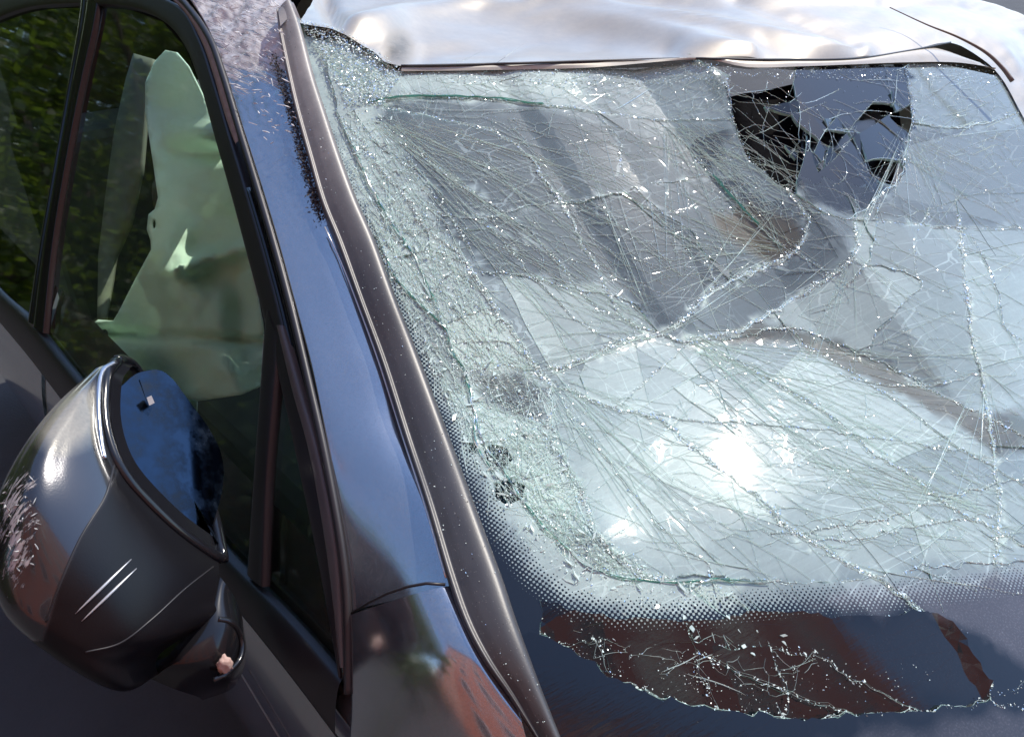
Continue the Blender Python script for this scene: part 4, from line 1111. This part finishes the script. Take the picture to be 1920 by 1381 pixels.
def zone(G):
    x, y = nearpx(G); x = x.ravel(); y = y.ravel()
    # cap boundary traced across the housing
    P = np.c_[x, y]
    cap = pip(P, [(150,600),(215,660),(215,700),(195,800),(222,880),(195,940),(150,1010),(110,1100),(80,1200),(-100,1200),(-100,600)])
    cl = np.array([(150,600),(215,660),(215,700),(195,800),(222,880),(195,940),(150,1010),(110,1100),(80,1200)], float)
    sd = seg_dist(P, cl); z = np.clip(.5+np.where(cap, sd, -sd)/6, 0, 1)
    d = np.clip(1-np.hypot((x-120)/95, (y-775)/85), 0, 1)*2.2
    s = np.clip(1.2-np.hypot((x-30)/70, (y-1000)/170), 0, 1)*1.3
    s = np.maximum(s, np.clip(1.1-np.hypot((x-50)/50, (y-910)/80), 0, 1))
    return {'zone': z, 'dust': np.clip(d, 0, 1), 'scratch': np.clip(s, 0, 1)}
loft('mirror_housing', [r0, r1, r2, r3, r4, r5, r6], 220, 220, HOUS, mir, attrs_fn=zone)
# rim: rounded bezel around the recess
rim = [at_d(*p) for p in rimN]+[at_d(*p) for p in rimF[::-1]]
rimc = cr(rim+[rim[0]], 120)
tube('mirror_bezel', rimc, .0065, GLOSSBLK, mir, k=10)
tube('cap_bright_edge', [at_d(*p) for p in cr([(216,679,1.02),(190,700,.995),(184,760,.96),(190,830,.935),(196,860,.925)], 40)], .003, simple('cap_edge_silver', (.45, .47, .50), .22, metal=.9), mir)
# recess walls and the mirror glass set inside
cenm = np.mean(rimc, axis=0)
inn = [p*.90+cenm*.10+np.array([.014, .014, -.008]) for p in rimc]
mesh('mirror_recess', list(rimc)+inn, grid_faces(2, 120), GLOSSBLK, mir)
mc = np.mean(inn, axis=0); ax = np.array(inn[0])-np.array(inn[60]); ax /= np.linalg.norm(ax)
bn = np.zeros(3)
for i in range(120): bn += np.cross(inn[i]-mc, inn[(i+1) % 120]-mc)
bn /= np.linalg.norm(bn); bn = bn if np.dot(bn, CAM-mc) > 0 else -bn
vd = (mc-CAM)/np.linalg.norm(mc-CAM); best = None
for a_ in range(-30, 31, 5):                                # the glass hangs askew in its recess
    ca, sa = math.cos(R(a_)), math.sin(R(a_)); n_ = bn*ca+np.cross(ax, bn)*sa
    r_ = vd-2*np.dot(vd, n_)*n_
    if best is None or r_[2] > best[0]: best = (r_[2], a_)
ca, sa = math.cos(R(best[1]*1.0)), math.sin(R(best[1]*1.0))
def rot_(p):
    d = (p-mc)*.90; return mc+d*ca+np.cross(ax, d)*sa+ax*np.dot(ax, d)*(1-ca)

mg = [rot_(p) for p in inn]
pn = bn*ca+np.cross(ax, bn)*sa
mg = [p-pn*np.dot(p-mc, pn)*.97 for p in mg]
o = mesh('mirror_glass', mg+[np.mean(mg, axis=0)], [(i, (i+1) % 120, 120) for i in range(120)], MIRROR, mir, smooth=False)
m = o.modifiers.new('thickness', 'SOLIDIFY'); m.thickness = .002
strip('inner_bezel_wall', PT([(250,690,1.085),(290,760,1.09),(330,830,1.09),(362,900,1.08),(385,960,1.06),(412,1022,1.015)]), PT([(262,712,1.06),(282,770,1.05),(310,830,1.045),(340,890,1.04),(370,950,1.03),(406,1015,1.005)]), [(0, 0), (.5, .001), (1, 0)], MIRROR, mir, n=30, m=8)
mesh('mirror_clip', [at_d(*p) for p in [(275,745,1.04),(284,741,1.04),(290,755,1.04),(280,760,1.04)]]+[at_d(*p) for p in [(275,745,1.05),(284,741,1.05),(290,755,1.05),(280,760,1.05)]], [(0,1,2,3),(0,4,5,1),(1,5,6,2),(2,6,7,3),(3,7,4,0)], simple('pale_clip', (.6, .6, .58), .4), mir, smooth=False)
from mathutils.bvhtree import BVHTree
_hm = [o for o in bpy.data.objects if o.name == 'mirror_housing'][0].data
_bv = BVHTree.FromPolygons([v.co for v in _hm.vertices], [tuple(p.vertices) for p in _hm.polygons])
def on_house(x, y, off=.0008):
    d = Vector(ray(x, y)); h = _bv.ray_cast(Vector(CAM), d)
    return np.array(h[0]-d*off) if h[0] else at_d(x, y, .88)
tube('cap_seam', [on_house(*p, .0004) for p in cr([(214,872),(206,905),(193,940),(150,1010),(112,1095),(86,1165)], 60)], .0011, RUBBER, mir, k=6)
tube('lower_cover_seam', [on_house(*p, .0004) for p in cr([(400,1062),(345,1105),(285,1160),(225,1205),(160,1222)], 60)], .0010, RUBBER, mir, k=6)
# two thin pale lines laid on the housing
for a, b in (((141,1150,.866),(246,1048,.882)), ((153,1164,.866),(256,1065,.882))):
    P = [on_house(*(np.array(a[:2])+(np.array(b[:2])-np.array(a[:2]))*t)) for t in np.linspace(0, 1, 12)]
    V_, F_ = tube_arrays(P, [.0013*math.sin(math.pi*(i+.3)/12.)+.0002 for i in range(12)], 5)
    mesh('housing_pale_line', V_, F_, simple('pale_line_grey', (.55, .55, .56), .35, metal=.5), mir)
# raised curls torn from the cap
sp2 = Soup()
for p in in_px([(0,920),(60,890),(75,1000),(55,1100),(10,1080)], 34):
    b = np.array([0, 0, 0]); q = on_house(p[0], p[1], .001)
    sp2.flake(q, random.uniform(.002, .009), random.uniform(.0004, .0018), random.gauss(1.9, 1.0), random.gauss(0, .4), random.gauss(0, .7))
sp2.make('torn_plastic_curls', simple('torn_plastic', (.40, .40, .39), .6, var=.4, vscale=90), mir)
# foot
f0 = PT([(420,1040,1.02),(435,1060,1.04),(450,1100,1.07),(452,1150,1.09)])
loft('mirror_foot', [PT([(395,1060,1.0),(345,1150,.99),(285,1225,1.0),(262,1262,1.03)]), PT([(420,1090,.985),(390,1170,.965),(335,1235,.965),(290,1275,1.0)]), PT([(440,1120,1.0),(438,1180,.975),(395,1250,.97),(330,1292,1.0)]), PT([(452,1150,1.03),(456,1215,1.01),(430,1275,1.0),(370,1305,1.03)]), PT([(455,1160,1.10),(462,1225,1.09),(440,1285,1.08),(380,1312,1.10)])], 40, 40, GLOSSBLK, mir)
tube('foot_ring', [at_d(*p) for p in cr([(408,1160,.968),(436,1168,.975),(453,1200,.99),(450,1235,.985),(425,1262,.972),(400,1275,.968)], 40)], .0035, GLOSSBLK, mir)

# ---- inside the car -------------------------------------------------
cut_o = [(310,94),(330,98),(352,125),(385,190),(400,215),(425,300),(448,400),(470,500),(490,600),(496,660),(490,720),(450,740),(370,752),(320,738),(270,700),(222,690),(215,668),(178,652),(176,604),(184,599),(212,601),(222,585),(255,520),(283,468),(282,450),(275,430),(278,402),(290,392),(296,370),(286,300),(272,210),(272,155),(290,115)]
def cpos(x, y):
    f = .030*math.sin((x*.7-y*.35)*.035)+.010*nz((x, y), .012, 3)*2+.006*nz((x, y), .03, 5)
    # deep fold at (305,260)-(400,230)
    t = max(0, min(1, (x-302)/95)); yy = y-262
    f += .050*t*math.exp(-((yy+12)/24)**2)-.045*t*math.exp(-((yy-26)/16)**2)
    f += .030*math.exp(-((y-500+(x-340)*.3)/16)**2)*(1 if x > 330 else .2)
    f -= .022*math.exp(-((y-625-(x-220)*.06)/10)**2)
    f += .020*math.sin(min(1, max(0, (x-250)/200))*3.14)
    return SIDE(x, y, -.085+f)
hole = [(196+7*math.cos(a), 625+8*math.sin(a)) for a in np.linspace(0, 6.28, 10)[:-1]]
hole2 = [(288+4*math.cos(a), 420+9*math.sin(a)) for a in np.linspace(0, 6.28, 10)[:-1]]
fill('curtain_airbag', cut_o, 7, cpos, CURTAIN, car, solid=.003, holes=[hole, hole2])
fill('b_pillar_lining', [(250,100),(285,110),(272,200),(262,320),(240,420),(215,480),(200,600),(182,600),(184,480),(198,360),(215,240),(235,150)], 14, lambda x, y: SIDE(x, y, -.16+.02*math.sin(x*.05)), simple('grey_green_lining', (.20, .22, .17), .8), car, solid=.01)
fill('seat_belt', [(318,735),(345,745),(368,750),(366,808),(345,800),(318,770)], 10, lambda x, y: SIDE(x, y, -.12), simple('belt_white', (.45, .52, .47), .8), car, solid=.003)
box('cabin_floor', .32, 2.0, .3, 3.2, .2, .3, CABIN, car)
box('seat_cushion', .50, 1.02, 1.15, 1.75, .42, .62, CABIN, car, .06)
box('seat_backrest', .56, 1.02, 1.72, 1.88, .55, 1.12, CABIN, car, .06)
box('headrest', .68, .92, 1.76, 1.88, 1.14, 1.30, CABIN, car, .05)
box('rear_bench', .5, 1.9, 2.6, 2.9, .4, 1.05, CABIN, car, .06)
box('far_door_lining', 1.98, 2.03, .4, 3.2, .3, 1.0, CABIN, car)
DKC = simple('black_cabin_lining', (.012, .013, .012), .85)
box('rear_lining', .62, 2.0, 3.25, 3.3, .3, 1.46, DKC, car, .01)
box('headliner', .80, 1.8, 1.95, 3.24, 1.45, 1.47, DKC, car, .005)
box('far_window_pillar', 1.75, 1.82, 1.9, 3.24, .95, 1.44, DKC, car, .01)
# dashboard below the glass
def under(px, py, off): return W(px, py, off)
dr = [[(880,1150),(1100,1300),(1400,1380),(1800,1420),(2100,1400)], [(830,900),(1100,1020),(1400,1050),(1800,1050),(2100,1000)], [(800,700),(1050,760),(1400,780),(1800,760),(2100,720)], [(760,560),(1000,600),(1300,600),(1700,580),(2100,520)]]
of = [-.07, -.11, -.18, -.30]
loft('dashboard', [[under(x, y, o_) for x, y in r] for r, o_ in zip(dr, of)], 40, 60, DASH, car)
# deployed passenger airbag slumped under the glass
bag = [(1235,640),(1330,655),(1480,672),(1560,690),(1700,770),(1860,860),(2000,900),(2000,1040),(1800,1050),(1500,1075),(1250,1065),(1150,1000),(1100,900),(1060,800),(1100,740),(1170,690)]
fill('passenger_airbag', bag, 22, lambda x, y: W(x, y, -.055+.012*math.sin(x*.012)*math.cos(y*.016)+.006*nz((x, y), .02)), AIRBAG, car, solid=.004)
bag2 = [(1600,440),(1800,440),(2050,450),(2050,700),(1850,690),(1700,640),(1560,600),(1500,560),(1560,510)]
fill('driver_airbag', bag2, 22, lambda x, y: W(x, y, -.10+.02*math.sin(x*.01)*math.cos(y*.014)), AIRBAG, car, solid=.004)
# rear view mirror behind the black patch
def rpt(x, y, off): return W(x, y, off)
fill('interior_mirror', [(1520,210),(1560,195),(1660,190),(1690,230),(1692,300),(1670,330),(1600,345),(1540,320),(1515,260)], 20, lambda x, y: rpt(x, y, -.022), GLOSSBLK, car, solid=.012)
fill('sensor_housing', [(1380,150),(1500,128),(1700,122),(1715,230),(1690,335),(1640,372),(1590,385),(1500,350),(1430,290)], 30, lambda x, y: W(x, y, -.035+.008*nz((x, y), .02)), simple('matt_black_bracket', (.004, .004, .005), .9, spec=.05, bumps=(60, .8, .004)), car, solid=.004)
box('sensor_cover', 1.28, 1.42, .78, .92, 1.20, 1.25, GLOSSBLK, car, .02)

# ---- stone chip lodged in the mirror foot
def lump(name, c, r, mat, seed=1):
    import bmesh
    bm = bmesh.new(); bmesh.ops.create_icosphere(bm, subdivisions=3, radius=r)
    for v in bm.verts: v.co *= 1+.35*mnoise.noise(v.co*(2.2/r)+Vector((seed, 0, 0)))+.15*mnoise.noise(v.co*(6/r))
    me = bpy.data.meshes.new(name); bm.to_mesh(me); bm.free()
    o = new_obj(name, me, mat); o.location = c; return o
st = lump('stone_chip', at_d(422, 1246, .968), .0085, simple('pink_stone', (.50, .34, .28), .8, var=.4, vscale=300, bumps=(400, .6, .001)))
st.scale = (.9, .8, 1.5)
st['label'] = 'small pinkish stone chip stuck in the black foot of the side mirror'; st['category'] = 'stone'

# ================================================================== surroundings
GRND = simple('grey_asphalt', (.055, .055, .058), .9, var=.35, vscale=3, bumps=(90, .5, .004))
o = mesh('ground', [(-300,-300,0),(300,-300,0),(300,300,0),(-300,300,0)], [(0,1,2,3)], GRND, smooth=False); o['kind'] = 'structure'
# brick building across the street: real place of the red reflections
def brick_mat():
    k = NT('red_brick'); b = k.b; g = k.geo()
    br = k.n('ShaderNodeTexBrick'); br.inputs['Scale'].default_value = 4; br.inputs['Color1'].default_value = (.66, .17, .09, 1); br.inputs['Color2'].default_value = (.52, .12, .07, 1); br.inputs['Mortar'].default_value = (.3, .25, .22, 1)
    k.l(k.mapped(g, (1, 1, 1), (R(90), 0, 0)), br.inputs['Vector']); k.l(br.outputs[0], b.inputs['Base Color']); b.inputs['Roughness'].default_value = .85
    return k.m
BRICK = brick_mat(); WIN = simple('dark_window_glass', (.03, .035, .04), .5); WFR = simple('window_white', (.7, .7, .68), .5); CONC = simple('concrete_band', (.35, .34, .33), .8)
def boxv(x0, x1, y0, y1, z0, z1):
    return [(x, y, z) for x in (x0, x1) for y in (y0, y1) for z in (z0, z1)], [(0,1,3,2),(4,6,7,5),(0,4,5,1),(2,3,7,6),(0,2,6,4),(1,5,7,3)]
bld = thing('brick_building', 'red brick building with rows of windows, mirrored in the black glass border', 'building', (2.3, 1.5, 0)); bld.rotation_euler.z = R(-42)
BX0, BX1, BY, BH = -16.0, 15.0, -9.0, 19.0
v, f = boxv(BX0, BX1, BY-8, BY, 0, BH); mesh('wall', v, f, BRICK, bld, smooth=False)
v, f = boxv(BX0-.3, BX1+.3, BY-8, BY+.3, BH, BH+.35); mesh('cornice', v, f, CONC, bld, smooth=False)
for fl in range(6):
    for i in range(9):
        x = BX0+1.6+i*3.1; z = 1.2+fl*2.8
        v, f = boxv(x, x+1.3, BY, BY+.05, z, z+1.6); wf = mesh('window', v, f, WFR, bld, smooth=False)
        v, f = boxv(x+.1, x+1.2, BY+.052, BY+.06, z+.1, z+1.5); mesh('pane', v, f, WIN, wf, smooth=False)
bl2 = thing('brick_building', 'red brick building across the street, mirrored in the side mirror cap and fender', 'building')
v, f = boxv(-18, -11, -16, 3, 0, 9.5); mesh('wall', v, f, BRICK, bl2, smooth=False)
v, f = boxv(-18, -10.7, -16.3, 3.3, 9.5, 9.8); mesh('cornice', v, f, CONC, bl2, smooth=False)
for fl in range(3):
    for i in range(6):
        y = -15+i*3.0; z = 1.2+fl*2.8
        v, f = boxv(-11, -10.95, y, y+1.3, z, z+1.6); wf = mesh('window', v, f, WFR, bl2, smooth=False)
        v, f = boxv(-10.948, -10.94, y+.1, y+1.2, z+.1, z+1.5); mesh('pane', v, f, WIN, wf, smooth=False)
# trees
BARK = simple('bark', (.09, .07, .05), .9, var=.4, bumps=(30, .8, .01))
def leaf_mat():
    k = NT('green_leaves'); b = k.b; g = k.geo()
    c = k.ramp(k.noise(2.5, 3, .6, g), [(.35, (.012, .026, .007)), (.7, (.07, .12, .02))])
    k.l(c, b.inputs['Base Color']); b.inputs['Roughness'].default_value = .5
    tl = k.n('ShaderNodeBsdfTranslucent'); k.l(k.mix(.6, c, (.34, .50, .04)), tl.inputs[0])
    k.l(k.mixsh(.45, b.outputs[0], tl.outputs[0]), k.out.inputs[0]); return k.m
LEAF = leaf_mat()
def tree(x, y, h, rad, label, n=9000, ls=.05, low=.1, hx=1.0, hy=1.0, core=.0):
    t = thing('tree', label, 'tree', (x, y, 0))
    P = [np.array([0.1*math.sin(z), .1*math.cos(z*.7), z]) for z in np.linspace(0, h*.8, 12)]
    V_, F_ = tube_arrays(P, [.16*(1-.8*i/11) for i in range(12)], 8)
    for _ in range(16):
        z = random.uniform(.2, .75)*h; a = random.uniform(0, 6.28); L = rad*random.uniform(.5, .9)
        q = [np.array([math.cos(a)*L*s, math.sin(a)*L*s, z+L*.5*s]) for s in np.linspace(0, 1, 6)]
        v2, f2 = tube_arrays(q, [.06*(1-.15*i) for i in range(6)], 6); b = len(V_); V_ += v2; F_ += [tuple(i+b for i in f) for f in f2]
    mesh('trunk', V_, F_, BARK, t)
    nc = 110
    cc = np.c_[RNG.normal(0, rad*.5*hx, nc), RNG.normal(0, rad*.5*hy, nc), RNG.uniform(low, 1, nc)*h]
    rr = RNG.uniform(.15, .4, nc)*rad
    k = RNG.integers(0, nc, n)
    p = cc[k]+RNG.normal(0, .55, (n, 3))*rr[k][:, None]
    if x < 0: p = p[(p[:, 0]+x < -1.2) | ((p[:, 0]+x < .4) & (p[:, 1]+y > 6))]; n = len(p)
    a = RNG.normal(0, 1, (n, 3)); a /= np.linalg.norm(a, axis=1, keepdims=True)
    b_ = np.cross(a, RNG.normal(0, 1, (n, 3))); b_ /= np.linalg.norm(b_, axis=1, keepdims=True)
    s = (ls*RNG.uniform(.6, 1.3, n))[:, None]
    V_ = np.stack([p-a*s, p+b_*s*.55, p+a*s, p-b_*s*.55], axis=1).reshape(-1, 3)
    mesh('crown', V_, [(4*i, 4*i+1, 4*i+2, 4*i+3) for i in range(n)], LEAF, t, smooth=False)
tree(-3.0, 5.8, 4.6, 1.5, 'leafy tree beside the car, mirrored in the front door window', 45000, .045, .02, 1, 1.4)
tree(-2.2, 8.0, 5.0, 1.8, 'second leafy tree, standing by the rear door of the car', 45000, .05, .02, 1, 1.4)
tree(-2.0, 12.5, 8.0, 3.0, 'taller leafy tree further along the kerb behind the car', 40000, .07, .02, 1, 1.3)
tree(-6.5, 16, 11, 4.0, 'broad tree at the far end of the row behind the car', 40000, .11, .02, 1.2, 1.4)
tree(-6.5, 6.5, 4.6, 2.6, 'big dark tree in the second row beside the car', 40000, .09, .02, 1, 1.6)
tree(9.0, 8.2, 2.4, 1.6, 'dark green bush behind the crushed roof corner', 20000, .06, .02)

# children of the car were written in world coordinates
off = Vector(car.location)
for o in bpy.data.objects:
    if o.parent == car: o.location = o.location-off
car.location = car.location
